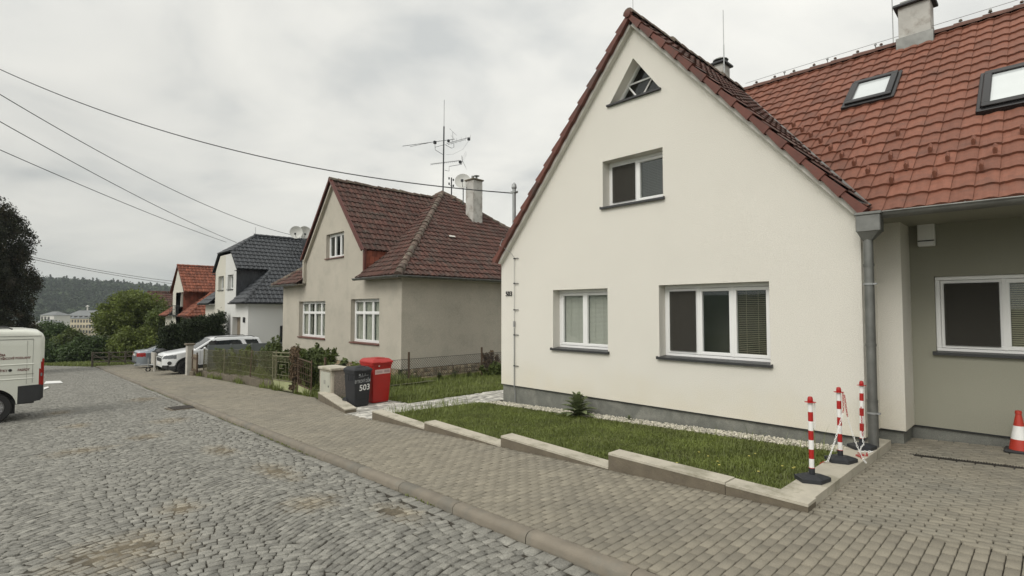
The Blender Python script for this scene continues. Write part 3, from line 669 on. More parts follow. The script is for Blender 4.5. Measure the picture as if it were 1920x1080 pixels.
def gravel():
    n = 5200; y = rng.uniform(1.85, 8.5, n); x = 7.8-np.abs(rng.beta(1.2, 1.3, n))*.34; z = LZ(x, y)+rng.uniform(.0, .02, n)
    r = rng.uniform(.009, .021, n); base = np.array([(1, 0, 0), (0, 1, 0), (-1, 0, 0), (0, -1, 0), (.5, .5, .75), (-.5, .5, .7), (-.5, -.5, .75), (.5, -.5, .65), (0, 0, -.6)])
    B = base[None]*r[:, None, None]*rng.uniform(.6, 1.3, (n, 9, 3)); v = B+np.stack([x, y, z], -1)[:, None]
    tri = np.array([(0, 1, 4), (1, 5, 4), (1, 2, 5), (2, 6, 5), (2, 3, 6), (3, 7, 6), (3, 0, 7), (0, 4, 7), (4, 5, 6), (4, 6, 7), (1, 0, 8), (2, 1, 8), (3, 2, 8), (0, 3, 8)])
    q = (np.arange(n)[:, None, None]*9+tri[None]).reshape(-1, 3)
    tag(npmesh('gravel_strip', v.reshape(-1, 3), q, np.repeat(rng.random(n), 14), gravm, origin=(7.7, 5, LZ(7.7, 5))), 'strip of white pebbles along the foot of the cream house', 'gravel', kind='stuff')
gravel()
def weeds():
    n = 900; v = []; q = []; 
    y = rng.uniform(-1, 30, n); 
blades('kerb_weeds', 'small weeds and moss in the joint below the kerb', (2.8, 4.2, 0, 24, lambda x, y: (np.abs(x-KX(y)+.012) < .022) & (np.sin(y*1.7)+np.sin(y*.6+2) > -.2)), 1500, lambda x, y: G(y)-.005, .008, .03, .005, origin=(3, 5, G(5)))
blades('fence_weeds', 'tufts of weeds at the foot of the garden fence', (5.6, 6.5, 13.1, 28, lambda x, y: (np.abs(x-swx(y)-.05+.06*np.sin(y*5)) < .07) & (np.sin(y*1.9)+.6*np.sin(y*4.3) > -.1)), 900, zsw, .05, .2, .008, .1, origin=(6, 20, SW(20)))

# ================================================================== CREAM HOUSE
H5 = empty('gabled_house', (7.8, 5.1, -.1), 'near cream rendered house with steep gable, red tiled roof, skylights and the number 503', 'house')
FX = 7.8; YL = 8.41; YR = 1.70; YC = 5.0; ZR = 6.88; ME = (6.88-2.95)/(12.4-7.75)
def zl(y): return ZR-(y-YC)*(ZR-2.88)/(8.42-YC)   # left slope (top of tiles)
def zr(y): return ZR-(YC-y)*(ZR-3.03)/(YC-1.60)
W = MB(); U = V((0, 1, 0)); X = V((1, 0, 0)); B0 = .14
hol = [rect(5.6, 6.91, .985, 2.13), rect(2.82, 4.57, .965, 2.15), rect(4.47, 5.69, 3.605, 4.45), [(4.51, 5.47), (5.54, 5.45), (5.02, 6.15)]]
wallplane(W, (FX, 0, 0), U, X, [(YR, B0), (YL, B0), (YL, zl(YL)-.10), (YC, ZR-.12), (YR, zr(YR)-.10)], hol, .28)
def quad(mb, a, b_, c, d): mb.poly([V(a), V(b_), V(c), V(d)])
quad(W, (FX, YR, B0), (FX, YR, 3.02), (8.6, YR, 3.02), (8.6, YR, B0))
quad(W, (8.6, YR, B0), (8.6, YR, 3.02), (8.6, 1.42, 3.02), (8.6, 1.42, B0))
quad(W, (8.6, 1.42, B0), (8.6, 1.42, 3.02), (9.2, 1.42, 3.02), (9.2, 1.42, B0))
quad(W, (FX, YL, B0), (17.2, YL, B0), (17.2, YL, 2.85), (FX, YL, 2.85))
W.poly([V((17.2, -8, B0)), V((17.2, YL, B0)), V((17.2, YL, 2.9)), V((17.2, YC, 6.8)), V((17.2, 1.6, 2.9)), V((17.2, -8, 2.9))])
W.poly([V((9.2, -8, B0)), V((17.2, -8, B0)), V((17.2, -8, 3)), V((12.4, -8, 6.9)), V((9.2, -8, 3.5))])
W.box(7.66, FX-.001, YL-.02, YL+.002, 2.84, 2.86)
W.build('wall', cream, H5)
W = MB(); wallplane(W, (9.2, 0, 0), U, X, rect(-8, 1.42, B0, 3.06), [rect(-.53, 1.155, 1.165, 2.2)], .12); W.build('recessed_wall', olive, H5, label='olive grey recessed wall under the low eave')
P = MB(); P.prism([V((x, y, -.9)) for x, y in ((FX+.03, YL-.03), (FX+.03, YR+.03), (8.63, YR+.03), (8.63, 1.45), (9.23, 1.45), (9.23, -8), (17.1, -8), (17.1, YL-.03))], (0, 0, .9+B0-.002))
P.build('plinth', plinthm, H5)
P = MB(); P.box(FX-.004, FX+.03, YR-.004, YL+.004, B0-.014, B0-.001); P.box(9.196, 9.23, -8, 1.42, B0-.014, B0-.001); P.box(8.596, 8.63, 1.416, YR, B0-.014, B0-.001); P.build('plinth_flashing', dkmetal, H5)
S_ = MB(); S_.box(FX+.003, 9.2, -8, 1.699, 2.92, 2.95); S_.box(7.77, 7.80, -8, YR-.13, 2.90, 2.92); S_.build('soffit', olive, H5)
# roofs
R_ = MB(); eL = V((7.66, 8.42, 2.88)); rL = V((7.66, YC, ZR))
tiles(R_, [(7.75, -8, 2.95), (7.75, 1.66, 2.95), (12.4, YC, ZR), (12.4, -8, ZR)], holes=[])
R_.build('main_roof', tile_new, H5, label='bright red concrete tile roof with two skylights')
R_ = MB(); tiles(R_, [(7.75, 1.60, 3.03), (7.66, 1.60, 3.03), (7.66, YC, ZR), (12.4, YC, ZR)][1:] if False else [(7.70, 1.60, 3.03), (7.80, 1.60, 3.03), (12.4, YC, ZR), (7.70, YC, ZR)])
tiles(R_, [(17.3, 8.42, 2.88), (7.70, 8.42, 2.88), (7.70, YC, ZR), (17.3, YC, ZR)])
R_.poly([V((12.4, YC, ZR-.02)), V((17.3, YC, ZR-.02)), V((17.3, 1.6, 2.95)), V((17.3, -8, 2.95)), V((12.4, -8, ZR-.02))])
R_.build('gable_roof', tile_old, H5, label='weathered brown tiles of the gable wing')
K = MB(); ridge(K, (7.64, YC, ZR+.015), (12.3, YC, ZR+.015), .10, .36, lump=.12); K.build('gable_ridge', tile_moss, H5)
K = MB(); ridge(K, (12.4, YC+.1, ZR+.03), (12.4, -8, ZR+.03), .095, .40); K.build('main_ridge', mat('dark_ridge_tile', (.12, .06, .045), .8, .3, 6), H5)
# valley with dirty leftover edge
K = MB(); a = V((7.70, 1.60, 3.05)); c = V((12.4, YC, ZR+.02)); n = 26
for i in range(n):
    p = a+(c-a)*(i/n); q = a+(c-a)*((i+1)/n); s = V((-.02, .10, 0)); K.add([p+V((0, -.04, .0)), q+V((0, -.04, .0)), q+s+V((0, 0, .055)), p+s+V((0, 0, .05))], [(0, 1, 2, 3)])
K.build('valley', zinc, H5)
# verge: stepped tiles along both rakes with a white board below
def verge(mb, bd, y0, z0, y1, z1):
    d = V((0, y1-y0, z1-z0)); L = d.length; d.normalize(); up = V((0, -d.z, d.y)); up = up if up.z > 0 else -up
    n = round(L/.34); st = L/n; base = V((0, y0, z0))
    for i in range(n):
        a = base+d*(i*st-.03); b_ = base+d*((i+1)*st+.01); lo0, hi0, lo1, hi1 = -.085, .035, -.055, .005
        vs = []
        for xx, tk in ((7.625, 0), (7.785, 0)):
            vs += [V((xx, 0, 0))+a+up*lo0, V((xx, 0, 0))+a+up*hi0, V((xx, 0, 0))+b_+up*hi1, V((xx, 0, 0))+b_+up*lo1]
        vs[0].x -= .018; vs[1].x -= .018
        mb.add(vs, [(0, 1, 2, 3), (7, 6, 5, 4), (0, 4, 5, 1), (3, 2, 6, 7), (1, 5, 6, 2), (0, 3, 7, 4)])
    a = base-d*.02; b_ = base+d*(L-.05)
    bd.prism([V((7.70, 0, 0))+a+up*-.07, V((7.70, 0, 0))+b_+up*-.07, V((7.70, 0, 0))+b_+up*-.125, V((7.70, 0, 0))+a+up*-.125], (.099, 0, 0))
vg = MB(); bd = MB(); verge(vg, bd, 8.46, 2.83, YC, ZR); verge(vg, bd, 1.62, 3.0, YC, ZR)
vg.lathe([(.0, -.02), (.062, -.01), (.07, .06)], (7.60, YC, ZR-.02), 14, T=Matrix.Rotation(math.pi/2, 4, 'Y'))
vg.build('verge', vergem, H5); bd.build('verge_board', farwhite, H5, label='white painted board under the verge tiles')
# windows
yl = V((0, -1, 0))
window(H5, (FX, 6.91, .985), yl, X, 1.31, 1.145, (1, 1), depth=.19, inside=venetian(None, ang=1.1, gap=.024), fr=.06, sash=.055)
window(H5, (FX, 4.57, .965), yl, X, 1.75, 1.185, (1, 1, 1), depth=.19, inside=screens((0,), venetian((2,), blindyl, ang=.25)), fr=.06, sash=.055)
window(H5, (FX, 5.69, 3.605), yl, X, 1.22, .845, (1, 1), depth=.20, inside=screens((0,), venetian((1,), blinddk, ang=.4)), fr=.055, sash=.05)
window(H5, (9.2, 1.155, 1.165), yl, X, 1.685, 1.035, (.66, .66, .30), depth=.05, inside=screens((0,), venetian((1, 2), blindyl, ang=.9)), fr=.055, sash=.055)
tf = MB()
def tri_frame(dx0, dx1, sc, thick):
    c = V((0, (4.51+5.54+5.02)/3, (5.47+5.45+6.15)/3)); T3 = [V((0, 5.54, 5.45)), V((0, 4.51, 5.47)), V((0, 5.02, 6.15))]
    for i in range(3):
        a, b_ = T3[i], T3[(i+1) % 3]; ia, ib = c+(a-c)*sc, c+(b_-c)*sc
        tf.prism([a+V((FX+dx0, 0, 0)), b_+V((FX+dx0, 0, 0)), ib+V((FX+dx0, 0, 0)), ia+V((FX+dx0, 0, 0))], (dx1-dx0, 0, 0))
tri_frame(.20, .26, .86, 0)
c3 = [V((FX+.215, 5.54, 5.45)), V((FX+.215, 4.51, 5.47)), V((FX+.215, 5.02, 6.15))]
m01, m12, m20 = (c3[0]+c3[1])/2, (c3[1]+c3[2])/2, (c3[2]+c3[0])/2
for a, b_ in ((m12, m20), (m20, m01), (m01, m12)): tf.tube(a, b_, .016, n=4)
tfo = tf.build('window', whitepvc, H5, label='small triangular window near the gable top')
t = MB(); t.poly([p+V((.02, 0, 0)) for p in c3]); t.build('pane', glassa, tfo)
t = MB(); t.poly([p+V((.3, 0, 0)) for p in c3]); t.build('room_lining', roomm, tfo)
t = MB(); t.box(FX-.05, FX+.21, 4.48, 5.57, 5.425, 5.455); t.build('sill', sillm, tfo)
# skylights on the main roof
nR = V((-ME, 0, 1)).normalized(); vR = V((1, 0, ME)).normalized()
def skylight(yc, x0, x1, wd):
    c0 = V((x0, yc, 2.95+ME*(x0-7.75))); L = (x1-x0)*math.sqrt(1+ME*ME)
    T = Matrix((V((0, -1, 0)), vR, nR)).transposed().to_4x4(); T.translation = c0
    f = MB(); h = wd/2
    f.box(-h, h, 0, .10, .0, .115, .01, T); f.box(-h, h, L-.10, L, 0, .115, .01, T); f.box(-h, -h+.09, .10, L-.10, 0, .115, .01, T); f.box(h-.09, h, .10, L-.10, 0, .115, .01, T)
    f.box(-h-.05, h+.05, -.07, 0, .0, .078, .01, T); f.box(-h-.05, -h, -.0, L+.06, .0, .075, .01, T); f.box(h, h+.05, -.0, L+.06, .0, .075, .01, T); f.box(-h, h, L, L+.08, .0, .06, .01, T)
    fo = f.build('skylight', skyframe, H5)
    p = MB(); p.box(-h+.088, h-.088, .098, L-.098, .05, .075, 0, T); p.build('pane', glassk, fo)
skylight(2.12, 10.45, 11.18, .66); skylight(.30, 9.48, 10.38, .66)
sg = None
for (y, z) in [(2.8, 5.05), (2.59, 4.84), (2.38, 4.64), (2.17, 4.45), (3.2, 5.01), (2.99, 4.82), (2.79, 4.62), (2.58, 4.42), (2.37, 4.19), (2.16, 3.98), (1.95, 3.78), (1.74, 3.58), (1.93, 4.22), (1.52, 4.24), (1.52, 3.78), (1.09, 3.79), (.66, 3.8), (.45, 3.59), (1.31, 3.56), (.89, 3.58), (1.43, 3.36), (.99, 3.36), (.56, 3.36), (.22, 3.84)]:
    x = 7.75+(z-2.95)/ME
    if sg is None:
        g = MB(); T = Matrix((V((0, -1, 0)), vR, nR)).transposed().to_4x4()
        g.prism([T @ V((-.018, -.02, .03)), T @ V((.018, -.02, .03)), T @ V((.022, .0, .10)), T @ V((0, .0, .125)), T @ V((-.022, .0, .10))], vR*.10)
        sg = g.build('snow_guard', tile_new, H5); sg.location = V((x, y, z))-worg(H5)
        g = sg.data; g.transform(Matrix.Translation(worg(H5)))
    else:
        o = sg.copy(); COL.objects.link(o); o.location = V((x, y, z))-worg(H5)
# chimneys
def chimney(x0, x1, y0, y1, z0, z1, capz=.07, ov=.06, name='chimney', flash=True, m=chimst, capm=dkmetal, parent=None):
    c = MB(); c.box(x0, x1, y0, y1, z0, z1, .01); co = c.build(name, m, parent or H5)
    k = MB(); k.box(x0-ov, x1+ov, y0-ov, y1+ov, z1-.01, z1+capz, .012); k.build('chimney_cap', capm, co); return co
co = chimney(12.22, 12.62, 1.46, 1.95, 6.5, 7.55, .045, .07)
k = MB(); k.box(12.18, 12.66, 1.42, 1.99, 6.5, 6.94, .005); k.build('flashing', zinc, co)
k = MB(); k.box(12.25, 12.49, 1.49, 1.92, 7.62, 7.66); k.build('flue_cover', zinc, co)
co = chimney(13.3, 13.72, 5.85, 6.22, 5.5, 8.2, .05, .07)
k = MB(); k.tube((13.5, 6.0, 8.25), (13.5, 6.0, 8.33), .10, n=10); k.lathe([(.0, .10), (.2, .0), (.2, -.02), (0, -.02)], (13.5, 6.0, 8.36), 10); k.build('cowl', zinc, co)
# gutter, hopper, downpipe
g = MB(); gutter(g, (7.67, 1.45, 2.93), (7.67, -8, 2.90), .075); g.build('gutter', zinc, H5, 40)
hp = onX(1628, 520, 7.63); hy = hp.y
g = MB(); g.box(7.54, 7.74, hy-.155, hy+.10, 2.70, 2.93, .008); g.box(7.525, 7.755, hy-.17, hy+.115, 2.905, 2.94, .006)
T = [(7.55, hy-.14), (7.73, hy-.14), (7.73, hy+.09), (7.55, hy+.09)]; lo = [(7.59, hy-.055), (7.69, hy-.055), (7.69, hy+.045), (7.59, hy+.045)]
g.add([V((x, y, 2.70)) for x, y in T]+[V((x, y, 2.60)) for x, y in lo], [(0, 1, 5, 4), (1, 2, 6, 5), (2, 3, 7, 6), (3, 0, 4, 7), (4, 5, 6, 7)]); g.build('gutter_hopper', zinc, H5)
g = MB(); g.tube((7.64, hy-.005, 2.64), (7.64, hy-.005, .05), .054, n=20); g.tube((7.64, hy-.005, .62), (7.64, hy-.005, .03), .058, n=20); 
for zz in (2.28, 1.3, .62): g.tube((7.64, hy-.005, zz), (7.64, hy-.005, zz+.03), .060, n=20)
g.build('downpipe', zinc, H5, 40)
for zz in (2.05, .48):
    g = MB(); g.tube((7.64, hy-.005, zz), (7.64, hy-.005, zz+.022), .064, n=20); g.box(7.64, 7.80, hy-.01, hy+.005, zz+.003, zz+.02); g.box(7.60, 7.645, hy-.09, hy-.05, zz+.002, zz+.02); g.build('pipe_bracket', grey_met, H5)
# small wall things
t = MB(); t.text('503', .145, (FX-.012, 8.265, 2.035), (0, -1, 0), (0, 0, 1), ext=.006, off=.002, sx=.95); t.build('house_number', txtblk, H5)
t = MB(); Yc = 7.98; t.path([(8.1, 8.36, 3.32), (7.72, 8.30, 3.26), (7.60, 8.24, 3.12), (7.70, 8.05, 2.98+.0), (FX-.03, Yc, 2.86), (FX-.03, Yc, 1.35)], .0055, 5); t.path([(FX-.03, Yc, 1.35), (FX-.03, Yc, .12)], .011, 6); t.path([(FX-.03, Yc, .12), (FX+.0, Yc, -.0), (FX+.0, Yc, -.2)], .011, 6)
t.box(FX-.045, FX-.015, Yc-.015, Yc+.015, 1.38, 1.50); lc = t.build('lightning_conductor', grey_met, H5)
for zz in (2.83, 2.30, 1.74, 1.21, .56):
    k = MB(); k.tube((FX-.03, Yc, zz), (FX-.03, Yc-.10, zz), .008, n=5); k.tube((FX-.03, Yc-.10, zz), (FX+.01, Yc-.10, zz-.005), .008, n=5); k.box(FX-.045, FX-.018, Yc-.014, Yc+.014, zz-.012, zz+.012); k.build('bracket', dkmetal, lc)
t = MB(); pm = onX(964, 380, 8.10); t.tube((8.10, pm.y, 2.9), (8.10, pm.y, onX(964, 352, 8.1).z), .042, n=12); t.lathe([(.055, 0), (.06, .03), (.05, .09), (.02, .13), (0, .14)], (8.10, pm.y, onX(964, 352, 8.1).z-.02), 12); zz = onX(964, 358, 8.1).z
t.tube((8.10, pm.y+.11, zz-.03), (8.10, pm.y-.11, zz-.03), .018, n=6); t.box(8.05, 8.15, pm.y-.07, pm.y+.07, zz-.05, zz-.01); t.build('service_mast', grey_met, H5); MAST = V((8.10, pm.y+.11, zz-.03))
t = MB(); t.box(9.09, 9.2, 1.12, 1.31, 2.62, 2.94, .01); vb = t.build('wall_vent', whitepvc, H5); t = MB(); t.box(9.082, 9.09, 1.125, 1.305, 2.685, 2.70); t.build('vent_slot', dkmetal, vb)
t = MB(); t.tube((7.9, 5.08, 6.85), (7.9, 5.08, 7.7), .007, n=5); t.build('lightning_rod', grey_met, H5)
t = MB(); q = onX(1358, 150, 13.2); t.tube((13.2, q.y, 7.0), (13.2, q.y, onX(1358, 18, 13.2).z), .010, n=5); t.tube((13.2, q.y, 7.0), (13.2, q.y, 8.6), .016, n=5); t.build('lightning_rod', grey_met, H5)
t = MB(); q = 1.99; t.tube((12.2, 2.03, 6.9), (12.2, 2.03, 9.0), .009, n=5); t.build('lightning_rod', grey_met, H5)
t = MB(); pts = [(12.34, YC-.1, ZR+.16)]
y = YC-.1
while y > -7.6:
    y -= .85; pts.append((12.34, y, ZR+.17)); t.tube((12.37, y, ZR+.08), (12.34, y, ZR+.18), .009, n=4); t.box(12.33, 12.37, y-.02, y+.02, ZR+.14, ZR+.17)
t.path(pts, .005, 4); t.build('ridge_wire', grey_met, H5)
t = MB(); y = YC-.35
while y > -7.6: t.lathe([(.032, 0), (.022, .03), (0, .04)], (12.34, y, ZR+.10), 6); y -= .40
t.build('ridge_clip', tile_moss, H5)
# ================================================================== TAN HOUSE
HT = empty('hipped_house', (9.6, 20.5, -.8), 'grey beige roughcast house with brown hipped tile roof and front gable, behind the bins', 'house')
TX = 9.6; tc_ = 20.5
W = MB()
hol = [rect(21.14, 23.84, .52, 2.1), rect(16.75, 18.89, .50, 2.14), rect(19.54, 21.13, 3.85, 4.86)]
wallplane(W, (TX, 0, 0), U, X, [(15.29, -.27), (25.75, -.27), (25.75, 2.9), (23.12, 2.9), (23.12, 4.0), (tc_, 6.93), (17.88, 4.0), (17.88, 2.9), (15.29, 2.9)], hol, .25)
quad(W, (TX, 15.29, -.27), (20.5, 15.29, -.27), (20.5, 15.29, 2.9), (TX, 15.29, 2.9)); quad(W, (TX, 25.75, -1), (20.5, 25.75, -1), (20.5, 25.75, 2.9), (TX, 25.75, 2.9)); quad(W, (20.5, 15.29, -.38), (20.5, 25.75, -.38), (20.5, 25.75, 2.9), (20.5, 15.29, 2.9))
W.build('wall', tanst, HT)
W = MB(); W.box(TX+.02, TX+.3, 15.31, 25.7, -1.6, -.265); W.box(TX+.02, 20.4, 15.31, 15.5, -1.2, -.265); W.build('stone_plinth', stonem, HT)
w = MB()
for i in range(60):
    x = 9.62+i*.18+random.uniform(-.05, .05); 
    for z in (-.62, -.48, -.35): w.box(x, x+random.uniform(.1, .17), 15.27+random.uniform(0, .03), 15.33, z-.065, z+random.uniform(.02, .06), .015)
w.build('plinth_stone', mat('pale_rubble', (.30, .25, .17), .9, .3, 8, rnd=.5), HT)
W = MB(); W.box(9.3, 20.8, 15.0, 15.28, 2.84, 2.87); W.box(9.3, TX-.001, 15.0, 17.8, 2.84, 2.87); W.box(9.3, TX-.001, 23.2, 26, 2.84, 2.87); W.build('soffit', tanst, HT)
ap = V((15.1, tc_, 7.42)); ze = 2.9; c00 = V((9.22, 14.92, ze)); c01 = V((9.22, 26.08, ze)); c10 = V((20.98, 14.92, ze)); c11 = V((20.98, 26.08, ze))
fs = (7.42-ze)/(15.1-9.22)
R_ = MB(); kw = dict(tw=.225, ch=.31, amp=.03, thick=.035, jit=.008)
tiles(R_, [c00, c10, ap], **kw)
def fx(y, z): return V((9.22+(z-ze)/fs, y, z))
for sgn in (-1, 1):
    cc = c00 if sgn < 0 else c01; ya = tc_+sgn*2.65; hs = (ya-cc.y)/(tc_-cc.y); hp_ = cc+(ap-cc)*hs; k = MB()
    tiles(R_, [cc, V((9.22, ya, ze)), hp_], org=c00, ud=(0, 1, 0), **kw)
    tiles(R_, [fx(ya, 4.0), hp_, ap, fx(tc_, 7.03)], org=c00, ud=(0, 1, 0), **kw)
R_.poly([c10, c11, ap]); R_.poly([c11, c01, ap])
R_.build('main_roof', tile_old, HT)
R_ = MB(); gsl = (7.05-4.0)/2.70
for sgn in (-1, 1):
    y0 = tc_+sgn*2.72; tiles(R_, [(9.45, y0, 3.98), (9.22+(3.98-ze)/fs, y0, 3.98), (9.22+(7.05-ze)/fs, tc_, 7.05), (9.45, tc_, 7.05)], **kw)
R_.build('gable_roof', tile_old, HT)
K = MB(); ridge(K, c00, ap, .13, .34, lump=.18); ridge(K, c10, ap, .13, .34, lump=.18); ridge(K, c01, ap, .13, .34); ridge(K, c11, ap, .13, .34); K.build('hip_ridge', tile_moss, HT)
K = MB(); ridge(K, (9.42, tc_, 7.06), (14.6, tc_, 7.06), .12, .36, lump=.15); K.build('gable_ridge', tile_moss, HT)
K = MB()
for sgn in (-1, 1):
    y0 = tc_+sgn*2.78; a = V((9.38, y0, 3.93)); b_ = V((9.38, tc_, 7.08)); d = (b_-a).normalized(); up = V((0, -d.z*sgn*-1, abs(d.y))); up = V((0, sgn*abs(d.z), abs(d.y)))
    K.prism([a+up*.04, b_+up*.04, b_-up*.035, a-up*.035], (.05, 0, 0)); K.prism([a+up*.05+V((.05, 0, 0)), b_+up*.05+V((.05, 0, 0)), b_+up*.02+V((.05, 0, 0)), a+up*.02+V((.05, 0, 0))], (.07, 0, 0))
K.build('verge_flashing', redmet, HT)
K = MB()
for sgn in (1,):
    y0 = tc_+sgn*2.66; a = V((9.47, y0, 3.9)); b_ = V((9.47, tc_, 6.93)); d = (b_-a).normalized(); up = V((0, sgn*abs(d.z), abs(d.y)))
    K.prism([a+up*-.02, b_+up*-.02, b_-up*.09, a-up*.09], (.12, 0, 0)); K.box(9.47, 9.59, y0-.06, y0+.06, 2.9, 3.95)
K.build('gable_trim', tanst, HT)
def cheek(H, yy, x0, x1, zb_, zt, m, sgn, rows, name='dormer_cheek'):
    """tile hung triangle between the skirt roof and the gable eave"""
    b = MB(); b.prism([V((x0, yy, zb_)), V((x0, yy, zt)), V((x1, yy, zt))], (0, -.03*sgn, 0)); dz = (zt-zb_)/rows
    for i in range(rows):
        z0 = zb_+i*dz; xe = x0+(x1-x0)*(z0+dz-zb_)/(zt-zb_)
        x = x0+(i % 2)*-.1
        while x < xe:
            xa, xb = max(x+.008, x0), min(x+.195, xe)
            if xb-xa > .03: b.prism([V((xa, yy, z0-.02)), V((xb, yy, max(z0-.02, zb_+(xb-x0)/(x1-x0)*(zt-zb_)-.05))), V((xb, yy, z0+dz)), V((xa, yy, z0+dz))], (0, sgn*random.uniform(.02, .032), 0))
            x += .2
    return b.build(name, m, H)
cheek(HT, 17.86, TX, 10.65, 3.0, 3.99, cheekm, -1, 4); cheek(HT, 23.14, TX, 10.65, 3.0, 3.99, cheekm, 1, 4)
K = MB(); K.box(TX-.06, TX+.02, 17.76, 17.88, 2.95, 3.99); K.build('corner_flashing', redmet, HT)
window(HT, (TX, 23.84, .52), yl, X, 2.70, 1.58, (1, 1, 1, 1), rows=(1.05, .45), depth=.17, inside=curtains, fr=.06, sash=.055, sillm_=brownsill)
window(HT, (TX, 18.89, .50), yl, X, 2.14, 1.64, (1, 1, 1), rows=(1.1, .48), depth=.17, inside=curtains, fr=.06, sash=.055, sillm_=brownsill)
window(HT, (TX, 21.13, 3.85), yl, X, 1.59, 1.01, (1, 1, 1), depth=.15, inside=None, fr=.06, sash=.05, sillm_=brownsill)
g = MB(); gutter(g, (9.15, 17.82, 2.86), (9.15, 14.85, 2.86), .07); gutter(g, (9.15, 26.1, 2.86), (9.15, 23.2, 2.86), .07); gutter(g, (9.15, 14.84, 2.86), (21, 14.84, 2.86), .07, V((0, -1, 0))); g.build('gutter', zinc, HT, 40)
co = chimney(15.3, 15.86, 18.4, 18.95, 5.3, 7.72, .06, .05, parent=HT, capm=concdk)
k = MB(); k.tube((15.5, 18.67, 7.77), (15.5, 18.67, 7.95), .07, n=10); k.tube((15.72, 18.67, 7.77), (15.72, 18.67, 7.98), .05, n=10); k.lathe([(.14, 0), (.14, .02), (.03, .05)], (15.72, 18.67, 7.98), 10); k.build('flue_cap', zinc, co)
k = MB(); T = Matrix((V((1, 0, 0)), V((0, .775, .631)), V((0, -.631, .775)))).transposed().to_4x4()
pr = None
r = ray(847, 447); nn = V((0, -(7.42-ze)/(tc_-14.92), 1)); t_ = (ze-(7.42-ze)/(tc_-14.92)*14.92-EYE)/(r.dot(nn)); q = EY+r*t_; T.translation = q+V((0, -.03, .07)); k.box(-.14, .14, -.05, .05, 0, .03, .005, T); k.build('loose_slate', farwhite, HT)
# vegetation-stained render patch is part of the wall material

# ------------------------------------------------------------------ TV aerial, dishes on roofs
def dish(name, c, rad, n, label, arm_to, group=None):
    e = empty(name, c, label, 'satellite dish', group); n = V(n).normalized(); z = n; x = z.cross(V((0, 0, 1))).normalized(); y = x.cross(z)
    T = Matrix((x, y, z)).transposed().to_4x4(); T.translation = V(c)
    m = MB(); prof = [(rad*i/6, -.0+ (rad*i/6)**2*.28/rad) for i in range(7)]; back = [(q+.004, zz-.012) for q, zz in prof[::-1]]
    m.lathe([(max(q, .001), zz) for q, zz in prof+back], n=28, T=T, cap=False); m.build('reflector', dishm, e, 50)
    a = MB(); lo = V(c)-y*rad*.95; f = V(c)+z*rad*.95-y*rad*.35; a.tube(lo, f, .012, n=5); a.box(-.05, .05, -.05, .05, -.06, .06, .01, Matrix.Translation(f)); a.tube(f, f-z*.08, .035, n=8); a.build('feed_arm', dkmetal, e)
    b = MB(); b.path([V(c)-z*.02, V(c)-z*.15, V(arm_to)+V((0, 0, .3)), V(arm_to)], .022, 6); b.build('mount', dkmetal, e); return e
camd = lambda p: (EY-V(p)).normalized()
pd = at(868, 341, 24.6)
dish('satellite_dish', pd, .37, V((-.70, -.72, .28)), 'single grey satellite dish on the brown hipped roof beside the chimney', pd+V((.30, .35, -1.0)))
